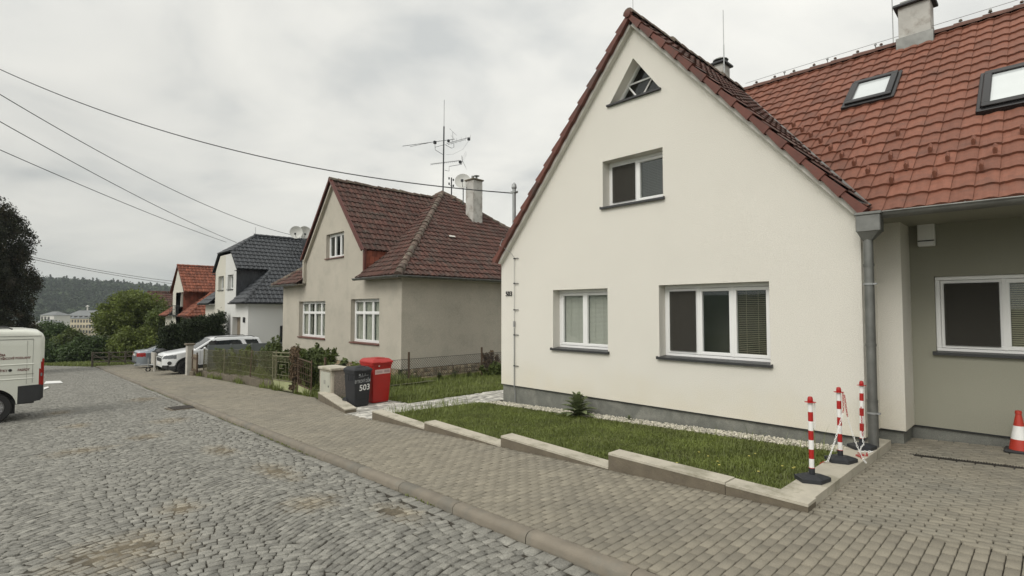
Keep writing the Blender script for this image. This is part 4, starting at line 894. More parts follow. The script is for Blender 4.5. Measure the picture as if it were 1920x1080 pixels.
def aerial():
    base = V((15.1, 20.45, 7.4)); z0 = 7.4
    e = empty('tv_aerial', base, 'tall rooftop television aerial mast with three antennas on the brown hipped roof', 'antenna')
    def P(px, py, dY=0.): 
        r = ray(px, py); n = V((.707, .707, 0)); t = ((base.x+base.y)*.707+dY)/(r.dot(n)); return EY+r*t
    m = MB(); m.tube(base+V((0, 0, -.3)), P(832.5, 237), .035, n=8); m.tube(P(832.5, 240), P(833, 187), .010, n=5); m.build('mast', dkmetal, e)
    d = V((.69, -.72, 0))
    a = MB(); p0 = P(755, 274); p1 = P(852, 261); a.tube(p0, p1, .013, n=5); a.tube(P(769, 275), P(818, 265), .010, n=5); p2 = P(838, 269); p3 = P(882, 257)
    for i in range(9):
        q = p0+(p1-p0)*(i/8.6); L = .30+.05*i; w_ = V((.5, .5, .35)).normalized() if True else 0; a.tube(q-w_*L*.5, q+w_*L*.5, .004, n=4)
    a.box(-.07, .07, -.05, .05, -.07, .07, .01, Matrix.Translation(P(815.5, 267))); a.path([P(815.5, 268), P(816, 281), P(831, 290)], .012, 5); a.path([P(816, 276), P(831, 272)], .01, 5); a.build('long_antenna', dkmetal, e)
    a = MB(); a.tube(p2, p3, .012, n=5); a.tube(P(840, 271), P(872, 262), .009, n=5)
    for i in range(6):
        q = p2+(p3-p2)*(i/5); w_ = V((.3, .3, .6)).normalized(); a.tube(q-w_*.2, q+w_*.2, .004, n=4)
    a.box(-.06, .06, -.05, .05, -.06, .06, .01, Matrix.Translation(P(879, 261))); a.tube(P(849, 247), P(849, 270), .009, n=4); a.tube(P(843, 241), P(856, 254), .005, n=4); a.tube(P(845, 253), P(853, 262), .004, n=4); a.path([P(834, 271), P(847, 278), P(851, 276), P(851, 269)], .011, 5); a.box(-.05, .05, -.05, .05, -.06, .06, .01, Matrix.Translation(P(841, 264)))
    a.path([P(879, 263), P(868, 280), P(850, 289), P(837, 290)], .004, 4); a.build('cross_antenna', dkmetal, e)
    a = MB(); p0 = P(808, 308); p1 = P(864, 301); a.tube(p0, p1, .014, n=5)
    for i in range(15):
        q = p0+(p1-p0)*(i/15); w_ = V((.35, .35, .7)).normalized(); a.tube(q-w_*.09, q+w_*.09, .0055, n=4)
    a.box(-.06, .06, -.05, .05, -.07, .07, .01, Matrix.Translation(P(863, 304))); a.path([P(866, 292), P(867, 302), P(866, 308), P(842, 312), P(842, 321), P(834, 319)], .012, 5)
    for k in range(9):
        u = -.35+k*.0875; q = P(867, 301)+V((0, 0, u)); a.tube(q-V((.5, .5, 0))*.45+d*abs(u)*.5, q+V((.5, .5, 0))*.45+d*abs(u)*.5, .004, n=4)
    a.build('grid_antenna', dkmetal, e)
    b = MB(); b.tube(P(846.5, 365), P(846.5, 333), .03, n=6)
    for (x, y) in ((842, 335), (850, 338), (842, 345), (850, 349)): b.lathe([(.02, -.04), (.04, -.02), (.03, .02), (.045, .05), (.01, .08)], P(x, y), 8)
    b.tube(P(842, 346), P(850, 350), .012, n=5); b.build('insulator_bracket', dkmetal, e)
    return P(846, 350)
INS = aerial()

# ================================================================== WHITE HOUSE with anthracite roof, ORANGE roofed house, RED roofed house
def dormer_house(name, label, X0, Yc, hw, gw, ze, zbk, zr, zbase, wm, wm2, tm, clipped, depth=8.5, cm=None, extra=None, wins=(), holes=(), ridgem=None):
    H = empty(name, (X0, Yc, zbase), label, 'house'); sl = (zr-ze)/(hw+.3); ex = X0-.35; xr = ex+(zr-ze)/sl
    def front(y): return ze
    y0, y1 = Yc-hw, Yc+hw; g0, g1 = Yc-gw, Yc+gw
    def outline(a, b_):
        full = [(y0, zbase), (y1, zbase), (y1, ze), (g1, ze), (g1, zbk)]
        if clipped: full += [(Yc+clipped, zbk+(gw-clipped)*sl*1.05), (Yc-clipped, zbk+(gw-clipped)*sl*1.05)]
        else: full += [(Yc, zr-.1)]
        full += [(g0, zbk), (g0, ze), (y0, ze)]
        return full
    full = outline(0, 0)
    for part, (a, b_) in (((wm, (y0, Yc)), (wm2, (Yc, y1)))):
        cp = [(a, -50), (b_, -50), (b_, 50), (a, 50)]
        o = []
        pts = full
        for i in range(len(pts)):
            p, q = pts[i], pts[(i+1) % len(pts)]; ins = lambda c: a-1e-6 <= c[0] <= b_+1e-6
            if ins(p): o.append(p)
            for lim in (a, b_):
                if (p[0]-lim)*(q[0]-lim) < -1e-9: t = (lim-p[0])/(q[0]-p[0]); o.append((lim, p[1]+(q[1]-p[1])*t))
        oo = []
        for p in o:
            if not oo or abs(p[0]-oo[-1][0])+abs(p[1]-oo[-1][1]) > 1e-5: oo.append(p)
        mb = MB(); wallplane(mb, (X0, 0, 0), U, X, oo, [h for h in holes if a < h[0][0] < b_], .35); 
        if part is wm: quad(mb, (X0, y0, zbase), (X0+depth, y0, zbase), (X0+depth, y0, ze), (X0, y0, ze)); quad(mb, (X0+depth, y0, zbase), (X0+depth, y1, zbase), (X0+depth, y1, ze), (X0+depth, y0, ze))
        else: quad(mb, (X0, y1, zbase), (X0+depth, y1, zbase), (X0+depth, y1, ze), (X0, y1, ze))
        mb.build('wall', part, H, label=('white half of the front wall' if part is whitest else 'cream half of the front wall') if wm is not wm2 else None)
    R_ = MB(); kw = dict(tw=.26, ch=.36, amp=.035, thick=.04); xe = X0+depth+.3
    for s_ in (-1, 1):
        ey = Yc+s_*(hw+.3); ym = ey-s_*(zbk-ze)/sl; hx_ = ex+(zbk-ze)/sl; og = (ex, ey, ze)
        tiles(R_, [(ex, ey, ze), (xe, ey, ze), (xe, ym, zbk), (hx_, ym, zbk)], org=og, ud=(1, 0, 0), **kw)
        up = [(X0-.10, ym, zbk), (xe, ym, zbk), (xe, Yc, zr)]
        if clipped: zc = zr-(clipped+.15)*sl; up += [(X0-.10+1.75, Yc, zr), (X0-.10, Yc+s_*(clipped+.15), zc)]
        else: up += [(X0-.10, Yc, zr)]
        tiles(R_, up, org=og, ud=(1, 0, 0), **kw)
        gy = Yc+s_*gw; hy_ = (gw); xs = ex+min(abs(ey-gy), 9)
        tiles(R_, [(ex, ey, ze), (ex, gy, ze), (ex+abs(ey-gy), gy, ze+abs(ey-gy)*sl)], org=og, ud=(0, 1, 0), **kw)
        xc = ex+(zbk-ze)/sl
        cheek(H, gy+.0, X0, xc, ze+.3, zbk, cm or cheekm, s_, 5)
        g = MB(); gutter(g, (ex-.05, ey, ze-.02), (ex-.05, gy, ze-.02), .06); gutter(g, (ex-.05, ey+s_*.05, ze-.02), (xe, ey+s_*.05, ze-.02), .06, V((0, s_, 0))); g.build('gutter', dkmetal if tm is tile_blk else brownsill, H, 40)
        sf = MB(); sf.box(ex, xe, min(ey, ey-s_*.3), max(ey, ey-s_*.3), ze-.06, ze-.03); sf.box(ex, X0-.002, min(ey, gy), max(ey, gy), ze-.06, ze-.03); sf.build('soffit', wm, H)
    if clipped: zc = zr-(clipped+.15)*sl; tiles(R_, [(X0-.10, Yc-clipped-.15, zc), (X0-.10, Yc+clipped+.15, zc), (X0-.10+1.75, Yc, zr)], **kw)
    R_.poly([V((xe, Yc-hw-.3, ze)), V((xe, Yc+hw+.3, ze)), V((xe, Yc, zr))])
    R_.build('roof', tm, H)
    K = MB(); rm = ridgem or tm; ridge(K, (X0-.10+(1.75 if clipped else 0), Yc, zr+.04), (xe, Yc, zr+.04), .11, .36)
    for s_ in (-1, 1):
        ey = Yc+s_*(hw+.3); k_ = (zbk-ze)/sl; ridge(K, (ex, ey, ze), (ex+k_, ey-s_*k_, zbk), .11, .36)
        if clipped: ridge(K, (X0-.10, Yc+s_*(clipped+.15), zc), (X0-.10+1.75, Yc, zr), .10, .36)
    K.build('ridge', rm, H)
    bd = MB()
    for s_ in (-1, 1):
        ym = Yc+s_*(hw+.3-(zbk-ze)/sl); top = (Yc+s_*(clipped+.15), zc) if clipped else (Yc, zr)
        bd.prism([V((X0-.12, ym, zbk-.05)), V((X0-.12, top[0], top[1]-.04)), V((X0-.12, top[0], top[1]+.03)), V((X0-.12, ym, zbk+.03))], (.06, 0, 0)); bd.prism([V((X0-.12, ym, zbk-.10)), V((X0-.12, ym, zbk-.14)), V((X0-.12, Yc+s_*gw, zbk-.14)), V((X0-.12, Yc+s_*gw, zbk-.10))], (.22, 0, 0))
    bd.build('verge_trim', dkmetal if tm is tile_blk else brownsill, H)
    for wd in wins: window(H, (X0, wd[1], wd[2]), yl, X, wd[1]-wd[0], wd[3]-wd[2], (1, 1), depth=wd[4] if len(wd) > 4 else .2, fr=.06, sash=.05, inside=None)
    return H
wh = [rect(34.2, 35.3, 2.96, 3.85), rect(36.1, 37.25, 2.96, 3.85), rect(32.7, 34.2, -1.45, 1.3), rect(37.1, 38.5, -1.5, 1.26)]
HW = dormer_house('white_house', 'white and cream house with clipped gable and anthracite tiled roof behind the parked white car', 9.8, 35.75, 4.35, 2.15, 2.12, 4.15, 6.5, -1.7, whitest, creamst, tile_blk, 1.15, 8.6, tile_blk, wins=[(34.2, 35.3, 2.96, 3.85), (36.1, 37.25, 2.96, 3.85)], holes=wh)
d = MB(); d.box(10.12, 10.16, 32.7, 34.2, -1.5, 1.3); d.box(10.08, 10.13, 33.6, 34.2, -1.5, 1.25); d.build('entrance_door', brownpill, HW); d = MB(); d.box(10.12, 10.16, 37.1, 38.5, -1.5, 1.26); d.build('entrance_door', farwin, HW)
d = MB(); d.box(9.7, 9.8, 31.85, 32.0, 1.0, 1.3, .01); d.build('wall_lamp', dkmetal, HW)
d = MB(); d.box(11.55, 12.6, 31.36, 31.42, -.45, .80, .01); wo = d.build('window', dkmetal, HW); d = MB(); d.box(11.63, 12.52, 31.34, 31.37, -.37, .72); d.build('pane', carglass, wo)
co = chimney(14.2, 14.75, 34.4, 34.9, 5.5, 6.95, .07, .05, parent=HW, m=tile_blk)
k = MB(); k.box(14.38, 14.60, 34.375, 34.40, 6.4, 6.7); k.build('chimney_hatch', farwhite, co)
k = MB(); k.tube((14.45, 34.6, 6.95), (14.45, 34.6, 7.2), .08, n=8); k.build('flue', zinc, co)
p = at(556, 436, 33.6); p2 = at(571, 436, 34.0); anc = V((13.1, 33.9, 5.2))
dish('satellite_dish', p, .40, camd(p)+V((-.25, 0, .15)), 'left satellite dish of the pair on the anthracite roof', anc, 'pair of satellite dishes'); dish('satellite_dish', p2, .40, camd(p2)+V((.1, 0, .1)), 'right satellite dish of the pair on the anthracite roof', anc+V((.2, 0, 0)), 'pair of satellite dishes')
d = MB(); q = at(481, 455, 33.5); d.tube((11.5, 35.75, 6.5), (11.5, 35.75, 7.05), .014, n=4); d.build('lightning_rod', grey_met, HW)
HO = dormer_house('orange_roofed_house', 'far white house with bright orange tiled roof and a gable window with railing', 10.0, 49.1, 4.3, 1.78, 1.25, 3.1, 5.28, -2.6, creamst, creamst, tile_org, 0, 7.5, cheekm, wins=[(48.0, 49.75, 1.95, 3.1)], holes=[rect(48.0, 49.75, 1.95, 3.1), rect(45.3, 47.0, -1.6, 0.6)])
d = MB()
for z in (1.45, 1.75, 2.05): d.tube((9.75, 47.5, z), (9.75, 50.6, z), .02, n=5)
for i in range(7): y = 47.5+i*.516; d.tube((9.75, y, 1.3), (9.75, y, 2.08), .015, n=4)
d.box(9.70, 9.99, 47.4, 50.7, 1.22, 1.32); d.build('balcony_railing', dkmetal, HO)
HR = dormer_house('red_roofed_house', 'farthest house, only its brownish red tiled roof shows above the tree crowns', 10.4, 63.5, 5.0, 1.6, -.6, 1.5, 3.5, -4.5, creamst, creamst, tile_old, 0, 9)
# ================================================================== FAR TOWN
def far_building(name, label, pxl, pxr, ytop_roof, yeave, ybase, t, floors, cols, wallm, dormers=0, hip=.15, dep=16):
    A = at(pxl, yeave, t); B = at(pxr, yeave, t*.97); zb = at(pxl, ybase, t).z-4; u = (B-A); u.z = 0; L = u.length; u.normalize(); n = V((-u.y, u.x, 0)); n = n if n.dot(Fv) > 0 else -n
    o = V((A.x, A.y, zb)); H = empty(name, o, label, 'building'); T = Matrix((u, n, V((0, 0, 1)))).transposed().to_4x4(); T.translation = o; h = A.z-zb
    w = MB(); w.box(0, L, 0, dep, 0, h, 0, T); w.box(L*.70, L*1.0, -4, -.01, 0, h*.78, 0, T); w.build('wall', wallm, H)
    rh = at(pxl, ytop_roof, t*1.02).z-A.z; r = MB(); hp = dep/2; e = .6
    vs = [(-e, -e, h), (L+e, -e, h), (L+e, dep+e, h), (-e, dep+e, h), (hip*L, hp, h+rh), (L-hip*L, hp, h+rh)]
    r.add([T @ V(v) for v in vs], [(0, 1, 5, 4), (1, 2, 5), (2, 3, 4, 5), (3, 0, 4), (0, 3, 2, 1)]); r.box(L*.69, L*1.01, -4.5, -.01, h*.78+.01, h*.78+.4, 0, T); rf = r.build('roof', farroof, H)
    for i in range(dormers):
        x = L*(.08+.74*i/max(1, dormers-1)); d = MB(); d.box(x-.8, x+.8, .6, 4, h+.6, h+1.7, 0, T); d.box(x-1.1, x+1.1, .4, 4, h+1.7, h+1.95, 0, T); d.build('dormer', farwin, rf)
    fh = 3.7
    for f in range(floors):
        for c in range(cols):
            x = L*(c+.5)/cols; wn = MB(); yy = -4.06 if x > L*.70 and f > 0 else -.05
            if x > L*.70 and f == 0: continue
            ww = L/cols*.30; z1 = h-.9-f*fh; wn.box(x-ww, x+ww, yy, yy+.1, z1-2.0, z1, 0, T); wn.build('window', farwin, H)
    return H
HF = far_building('institution_building', 'long cream public building with grey slate roof and dormers down in the valley', 112, 205, 582, 597, 640, 380, 3, 17, farwall, 8, .16)
k = MB(); q = at(164, 580, 386); k.tube(q-V((0, 0, 2)), q+V((0, 0, 1.5)), .5, n=6); k.lathe([(.1, -.8), (1.3, 0), (.1, .8)], q+V((0, 0, 2.2)), 8); k.build('roof_antenna', farwhite, HF)
far_building('small_villa', 'small white building with grey roof between the dark conifer and the long cream building', 76, 101, 584, 591, 620, 360, 3, 4, farwhite, 0, .3, 9)
far_building('low_building', 'low pale building partly hidden below the small white villa in the valley', 60, 92, 600, 604, 622, 330, 2, 4, farwhite, 0, .2, 8)

# ================================================================== VEHICLES
def interp(pts, x):
    if x <= pts[0][0]: return pts[0][1]
    for (a, b_), (c, d) in zip(pts, pts[1:]):
        if x <= c: t = (x-a)/(c-a); return b_+(d-b_)*t
    return pts[-1][1]
def car_loft(L, top, belt, bot, arches, ra, Wf, cls, parent, mats_, step=.05, K=20, corner=.07, T=None, crown=.03, smooth=35):
    xs = set(round(i*step, 4) for i in range(int(L/step)+1)) | {L}
    for a in arches: xs |= {a-ra, a+ra, a-ra*.97, a+ra*.97}
    for p in top: xs.add(p[0])
    xs |= {.015, .06, .09, L-.015, L-.06, L-.10}; xs = sorted(x for x in xs if 0 <= x <= L); sec = []
    for x in xs:
        zt = interp(top, x); zb = interp(bot, x)
        for a in arches:
            if abs(x-a) < ra: zb = max(zb, ra*.93+math.sqrt(max(ra*ra-(x-a)**2, 0))*1.0)
        zb = min(zb, zt-.12); cr = min(corner, (zt-zb)*.4); pts = []
        for i in range(K+1): z = zb+(zt-cr-zb)*i/K; pts.append((Wf(x, z), z))
        w0 = Wf(x, zt-cr)
        for i in range(1, 5): t = math.pi/2*i/4; pts.append((w0-cr*1.3*(1-math.cos(t)), zt-cr+cr*math.sin(t)))
        w1 = pts[-1][0]
        for i in range(1, 5): y = w1*(1-i/4); pts.append((y, zt+crown*(1-(y/w1)**2)))
        row = [(y, z) for y, z in pts]+[(-y, z) for y, z in pts[-2::-1]]; sec.append(row)
    n = len(sec[0]); parts = {}
    for i in range(len(xs)-1):
        for j in range(n-1):
            P = [(xs[i], *sec[i][j]), (xs[i], *sec[i][j+1]), (xs[i+1], *sec[i+1][j+1]), (xs[i+1], *sec[i+1][j])]
            cx_ = sum(p[0] for p in P)/4; cz_ = sum(p[2] for p in P)/4; cy_ = sum(p[1] for p in P)/4
            c = cls(cx_, cy_, cz_, min(j, n-2-j), K); c = c+('|' if cy_ > 0 else '/') if c in ('side_glass', 'tail_light', 'headlight', 'rear_bumper', 'cladding') else c; parts.setdefault(c, {'v': {}, 'L': [], 'f': []}); pt = parts[c]; f = []
            for (a, b_), p in zip(((i, j), (i, j+1), (i+1, j+1), (i+1, j)), P):
                if (a, b_) not in pt['v']: pt['v'][a, b_] = len(pt['L']); pt['L'].append(p)
                f.append(pt['v'][a, b_])
            pt['f'].append(tuple(f))
    pt = parts['body']
    for k_, xx in ((0, 0), (len(xs)-1, 1)):
        b0 = len(pt['L']); pt['L'] += [(xs[k_], *p) for p in sec[k_]]; idx = list(range(b0, b0+n)); pt['f'].append(tuple(idx[::-1] if not xx else idx))
    und = MB(); out_ = {}
    for c, pt in parts.items():
        m = MB(); m.add([T @ V(p) for p in pt['L']], pt['f'], .5); nm = c.strip('|/'); out_[c] = m.build(nm, mats_[nm], parent, smooth)
    und.box(.15, L-.15, -Wf(L/2, .5)+.12, Wf(L/2, .5)-.12, interp(bot, L/2)-.0, ra*1.2, 0, T)
    for a in arches: und.box(a-ra, a+ra, -Wf(a, .6)+.30, Wf(a, .6)-.30, .15, ra*2.05, 0, T)
    und.build('underbody', blackpl, parent)
    return out_
def wheel(parent, T, x, y, side, R, wd, spokes, rm, rr=None):
    rr = rr or R*.68; Tw = T @ Matrix.Translation((x, y, R)) @ Matrix.Rotation(-side*math.pi/2, 4, 'X')
    m = MB(); m.lathe([(rr, -wd/2), (R*.94, -wd/2), (R, -wd*.32), (R, wd*.32), (R*.94, wd/2), (rr*1.02, wd/2), (rr, wd*.42)], n=36, T=Tw, cap=False); ty = m.build('wheel', tyrem, parent, 40)
    r = MB(); r.lathe([(rr, -wd*.4), (rr, wd*.42), (rr*.93, wd*.46), (rr*.9, wd*.30), (rr*.88, wd*.1), (.03, wd*.08)], n=36, T=Tw, cap=False)
    for i in range(spokes):
        a = 2*math.pi*i/spokes; Ts = Tw @ Matrix.Rotation(a, 4, 'Z'); hw = rr*.16 if spokes < 8 else rr*.085
        r.add([Ts @ V(p) for p in [(.04, -hw*.7, wd*.36), (.04, hw*.7, wd*.36), (rr*.93, hw, wd*.40), (rr*.93, -hw, wd*.40), (.04, -hw*.7, wd*.1), (.04, hw*.7, wd*.1), (rr*.93, hw, wd*.1), (rr*.93, -hw, wd*.1)]], [(0, 1, 2, 3)[::-1], (0, 3, 7, 4)[::-1], (1, 5, 6, 2)[::-1], (2, 6, 7, 3)])
    r.lathe([(.0, wd*.42), (.05, wd*.41), (.06, wd*.30)], n=12, T=Tw, cap=False); r.build('rim', rm, ty, 40)
# ---- delivery van, rear half in view
vr = V((.70, 16.42, 0)); ve = V((-.9995, -.03, 0)).normalized(); vn = V((.03, -.9995, 0)).normalized()          # rear corner on the visible side, heading, side normal
zg = G(16.6)
TV = Matrix((ve, -vn, V((0, 0, 1)))).transposed().to_4x4(); TV.translation = V((vr.x, vr.y, zg))-vn*.98   # local x forward from tail, y away
TV = Matrix((ve, -vn, V((0, 0, 1)))).transposed().to_4x4(); TV.translation = vr-vn*(-0)+(-vn)*.98+V((0, 0, zg))
VAN = empty('delivery_van', TV.translation+ve*2.4, 'white panel van with dark red lettering, cut off by the left edge of the photo', 'van')
vtop = [(0, 1.90), (.03, 1.97), (.10, 2.03), (.35, 2.075), (1.2, 2.10), (3.3, 2.10), (3.6, 2.02), (4.3, 1.35), (4.9, 1.1), (5.0, .9)]
vbot = [(0, .50), (.06, .44), (.5, .40), (5, .35)]
def vW(x, z):
    w_ = .98-.02*max(0, (z-1.2))**1.5-.06*max(0, z-1.75)-.03*max(0, .8-z)
    if x < .10: w_ -= .05*((.10-x)/.10)**2
    return w_
def vcls(x, y, z, j, K):
    if j == 0: pass
    edge = interp([(0.4, .44), (.42, .56), (.45, .42), (.80, .46), (.82, .36)], z)
    if z < .80 and x < .44: return 'rear_bumper'
    if .80 <= z < 1.40 and x < (.09 if z < 1.18 else .06 if z < 1.32 else .04) and abs(y) > .7: return 'tail_light'
    if 3.55 < x < 4.25 and z > 1.4: return 'windscreen'
    if 3.1 < x < 3.9 and 1.3 < z < 1.9 and abs(y) > .7: return 'side_glass'
    return 'body'
VP_ = car_loft(5.0, vtop, None, vbot, (.86, 4.05), .40, vW, vcls, VAN, {'body': vanwhite, 'rear_bumper': blackpl, 'tail_light': redlens, 'windscreen': carglass, 'side_glass': carglass}, step=.04, K=44, corner=.10, T=TV, smooth=40)
for x in (.86, 4.05):
    for sd_ in (-1, 1): wheel(VAN, TV, x, sd_*.84, sd_, .345, .22, 8, rimm, .215)
m = MB(); ys = -.985
def vline(x0, z0, x1, z1, w_=.006, d=.004, mb=None):
    y0 = -vW(max(x0, .2), z0); y1 = -vW(max(x1, .2), z1); dz = w_ if abs(x1-x0) > abs(z1-z0) else 0; dx_ = 0 if dz else w_
    (mb or m).add([TV @ V(p) for p in [(x0-dx_, y0-d, z0-dz), (x1-dx_, y1-d, z1-dz), (x1+dx_, y1-d, z1+dz), (x0+dx_, y0-d, z0+dz), (x0-dx_, y0+.01, z0-dz), (x1-dx_, y1+.01, z1-dz), (x1+dx_, y1+.01, z1+dz), (x0+dx_, y0+.01, z0+dz)]], [(0, 1, 2, 3), (0, 4, 5, 1), (3, 2, 6, 7), (1, 5, 6, 2), (0, 3, 7, 4)])
vline(.20, 1.86, 3.0, 1.86, .006, .008); vline(.20, .86, .20, 1.86, .003, .010); vline(.30, .84, .30, 1.83, .002, .010); vline(.06, 1.93, 3.4, 1.95, .004, .012)
m.build('panel_seam', mat('panel_gap', (.20, .20, .18), .7), VAN)
m = MB(); m.k = .5
for (z, h, dp) in ((1.29, .022, .012), (.965, .022, .010)):
    m.prism([TV @ V((.18, -vW(.5, z)+.004, z-h)), TV @ V((.18, -vW(.5, z)-dp, z-h*.2)), TV @ V((.18, -vW(.5, z)-dp, z+h*.2)), TV @ V((.18, -vW(.5, z)+.004, z+h))], ve*2.9)
m.build('side_crease', vanwhite, VAN)
m = MB(); m.prism([TV @ V((.18, -vW(.5, 1.06)+.001, 1.055)), TV @ V((.18, -vW(.5, 1.06)-.004, 1.06)), TV @ V((.18, -vW(.5, 1.06)-.004, 1.075)), TV @ V((.18, -vW(.5, 1.06)+.001, 1.08))], ve*2.9); m.build('side_groove_shade', mat('groove_shade_grey', (.38, .38, .33), .5), VAN)  # grey strip: shade of the lower side groove put into its colour
m = MB(); m.path([TV @ V((x, -.80, z)) for x, z in ((.55, 2.09), (.62, 2.12), (2.9, 2.135), (3.0, 2.10))], .016, 6); m.path([TV @ V((x, .80, z)) for x, z in ((.55, 2.09), (.62, 2.12), (2.9, 2.135), (3.0, 2.10))], .016, 6); m.build('roof_rail', blackpl, VAN)
ax = [TV @ V((.86+.425*math.cos(t), -.968, .372+.425*math.sin(t))) for t in [math.pi*i/18 for i in range(2, 17)]]
m = MB(); m.path(ax, .012, 6); m.build('wheel_arch_lip', vanwhite, VAN, 60)
m = MB(); m.box(.03, .06, -.99, -.90, 1.0, 1.07, .004, TV); m.build('reverse_lens', clearlens, VAN)
tm_ = MB(); tx, ty_ = -ve, V((0, 0, 1))
def vt(s_, xr, z, size):
    yy = -vW(.6, z+.03)-.007; tm_.text(s_, size, TV @ V((xr, yy, z)), tx, ty_, 'RIGHT', off=.0022, sx=.80)
vt('ZÁMKOVÁ DLAŽBA', .66, 1.495, .070); vt('PRYSKYŘICOVÉ PODLAHY', .24, 1.415, .070); vt('SILIKONOVÉ OMÍTKY', .62, 1.145, .070); vt('FASÁDY', .25, 1.145, .070)
tm_.build('lettering', txtdk, VAN); tm_ = MB(); tm_.lathe([(.032, 0), (.032, .003), (0, .003)], TV @ V((.575, -vW(.6, 1.17)-.006, 1.17)), 16, T=Matrix.Rotation(math.pi/2, 4, 'X') @ Matrix.Rotation(.2, 4, 'Y')); tm_.build('printed_dot', txtblk, VAN)

# ---- white off-road car, nose to the street
def suv():
    zg = SW(29.9)+.0; e = V((1, 0, 0)); T = Matrix.Translation((5.38, 29.85, zg)); H = empty('white_suv', (7.3, 29.85, zg), 'large white off-road car parked nose to the street behind the concrete pillar', 'car')
    top = [(0, .86), (.06, .98), (.2, 1.03), (.9, 1.14), (1.22, 1.19), (1.30, 1.22), (2.0, 1.66), (2.25, 1.72), (3.0, 1.75), (3.9, 1.73), (4.25, 1.66), (4.5, 1.2), (4.62, .95)]
    bot = [(0, .42), (.12, .34), (.3, .30), (4.4, .32), (4.6, .5)]
    def W_(x, z):
        w_ = .95-.34*max(0, z-1.12)-.05*max(0, .7-z)
        if x < .7: w_ -= .30*((.7-x)/.7)**2.2
        if x > 4.2: w_ -= .12*((x-4.2)/.4)**2
        return w_
    def c(x, y, z, j, K):
        s_ = abs(y) > W_(x, z)*.86
        if z > 1.17 and j > K+2 and 1.3 < x < 2.0: return 'windscreen'
        if s_ and 1.20 < z < 1.585 and (x > 1.42+(z-1.2)*1.55) and x < 4.33-(z-1.2)*.5 and not (3.42 < x+ (z-1.4)*.5 < 3.62) : return 'side_glass'
        if s_ and (z < .46 or any(abs(x-a)**2+(z-.38)**2 < .475**2 for a in (.93, 3.67))): return 'cladding'
        if x < .22 and z < .50: return 'cladding'
        if x < .07 and .62 < z < .92 and abs(y) < .55: return 'grille'
        if .80 < z < .955+.06*x and x < .52 and abs(y) > .45 and j < K+1: return 'headlight'
        return 'body'
    car_loft(4.62, top, None, bot, (.93, 3.67), .42, W_, c, H, {'body': carwhite, 'windscreen': carglass, 'side_glass': carglass, 'cladding': blackpl, 'grille': blackpl, 'headlight': clearlens}, step=.035, K=34, corner=.07, T=T)
    for x in (.93, 3.67):
        for s_ in (-1, 1): wheel(H, T, x, s_*.83, s_, .375, .24, 5, rimdk)
    for s_ in (-1, 1):
        m = MB(); x = .26; y = s_*(W_(x, .58)+.012); m.lathe([(.09, 0), (.09, .02), (.05, .025), (.04, .01), (0, .01)], T @ V((x, y-s_*.01, .60)), 14, T=Matrix.Rotation(s_*-math.pi/2, 4, 'X') @ Matrix.Rotation(-.5, 4, 'Y')); m.build('fog_light', blackpl, H)
        m = MB(); m.box(1.62, 1.72, s_*.98, s_*1.12, 1.16, 1.30, .03, T); m.box(1.60, 1.68, s_*.88, s_*1.0, 1.17, 1.2, .01, T); m.build('door_mirror', carwhite, H)
        m = MB(); m.path([T @ V((x, s_*.70, z)) for x, z in ((2.15, 1.70), (2.3, 1.76), (3.9, 1.77), (4.05, 1.71))], .018, 6); m.build('roof_rail', blackpl, H)
        m = MB()
        for xs_ in (1.5, 2.55, 3.4): m.box(xs_-.004, xs_+.004, s_*(W_(xs_, .8)-.01), s_*(W_(xs_, .8)+.003), .5, 1.15, 0, T)
        m.build('door_seam', blackpl, H)
    m = MB(); m.box(-.012, .02, -.26, .26, .50, .61, .004, T); m.build('licence_plate', farwhite, H)
    m = MB(); m.box(-.015, .01, -.50, .50, .66, .83, .01, T); m.build('front_grille', blackpl, H)
suv()
def sedan():
    zg = SW(39.3); T = Matrix((V((-1, 0, 0)), V((0, -1, 0)), V((0, 0, 1)))).transposed().to_4x4(); T.translation = V((5.78+4.55, 39.2, zg)); H = empty('silver_sedan', (7.8, 39.2, zg), 'silver blue saloon car parked tail to the street behind the trailer drawbar', 'car')
    top = [(0, .62), (.1, .75), (1.0, .95), (1.2, 1.0), (2.0, 1.38), (2.3, 1.44), (3.0, 1.43), (3.4, 1.34), (4.05, 1.10), (4.4, 1.07), (4.52, .98), (4.55, .8)]
    bot = [(0, .35), (.3, .2), (4.2, .22), (4.5, .34)]
    def W_(x, z):
        w_ = .89-.42*max(0, z-.95)-.04*max(0, .6-z)
        if x < .6: w_ -= .28*((.6-x)/.6)**2
        if x > 4.0: w_ -= .16*((x-4.0)/.55)**2
        return w_
    def c(x, y, z, j, K):
        s_ = abs(y) > W_(x, z)*.84
        if s_ and .99 < z < 1.33 and x > 1.3+(z-.99)*1.7 and x < 3.85-(z-.99)*1.55 and not (2.40 < x < 2.47): return 'side_glass'
        if 1.2 < x < 2.0 and j > K+2: return 'windscreen'
        if 3.42 < x < 4.0 and j > K+2: return 'rear_window'
        if x > 4.14 and .74 < z < .98 and abs(y) > .42: return 'tail_light'
        return 'body'
    car_loft(4.55, top, None, bot, (.85, 3.55), .35, W_, c, H, {'body': carsilv, 'windscreen': carglass, 'side_glass': carglass, 'rear_window': carglass, 'tail_light': redlens}, step=.04, K=30, T=T)
    for x in (.85, 3.55):
        for s_ in (-1, 1): wheel(H, T, x, s_*.79, s_, .32, .2, 7, rimm)
    m = MB(); m.box(4.53, 4.575, -.26, .26, .78, .89, .004, T); m.build('licence_plate', farwhite, H)
    m = MB(); m.box(4.40, 4.6, -.70, .70, .34, .46, .03, T); m.build('rear_bumper_insert', blackpl, H)
sedan()
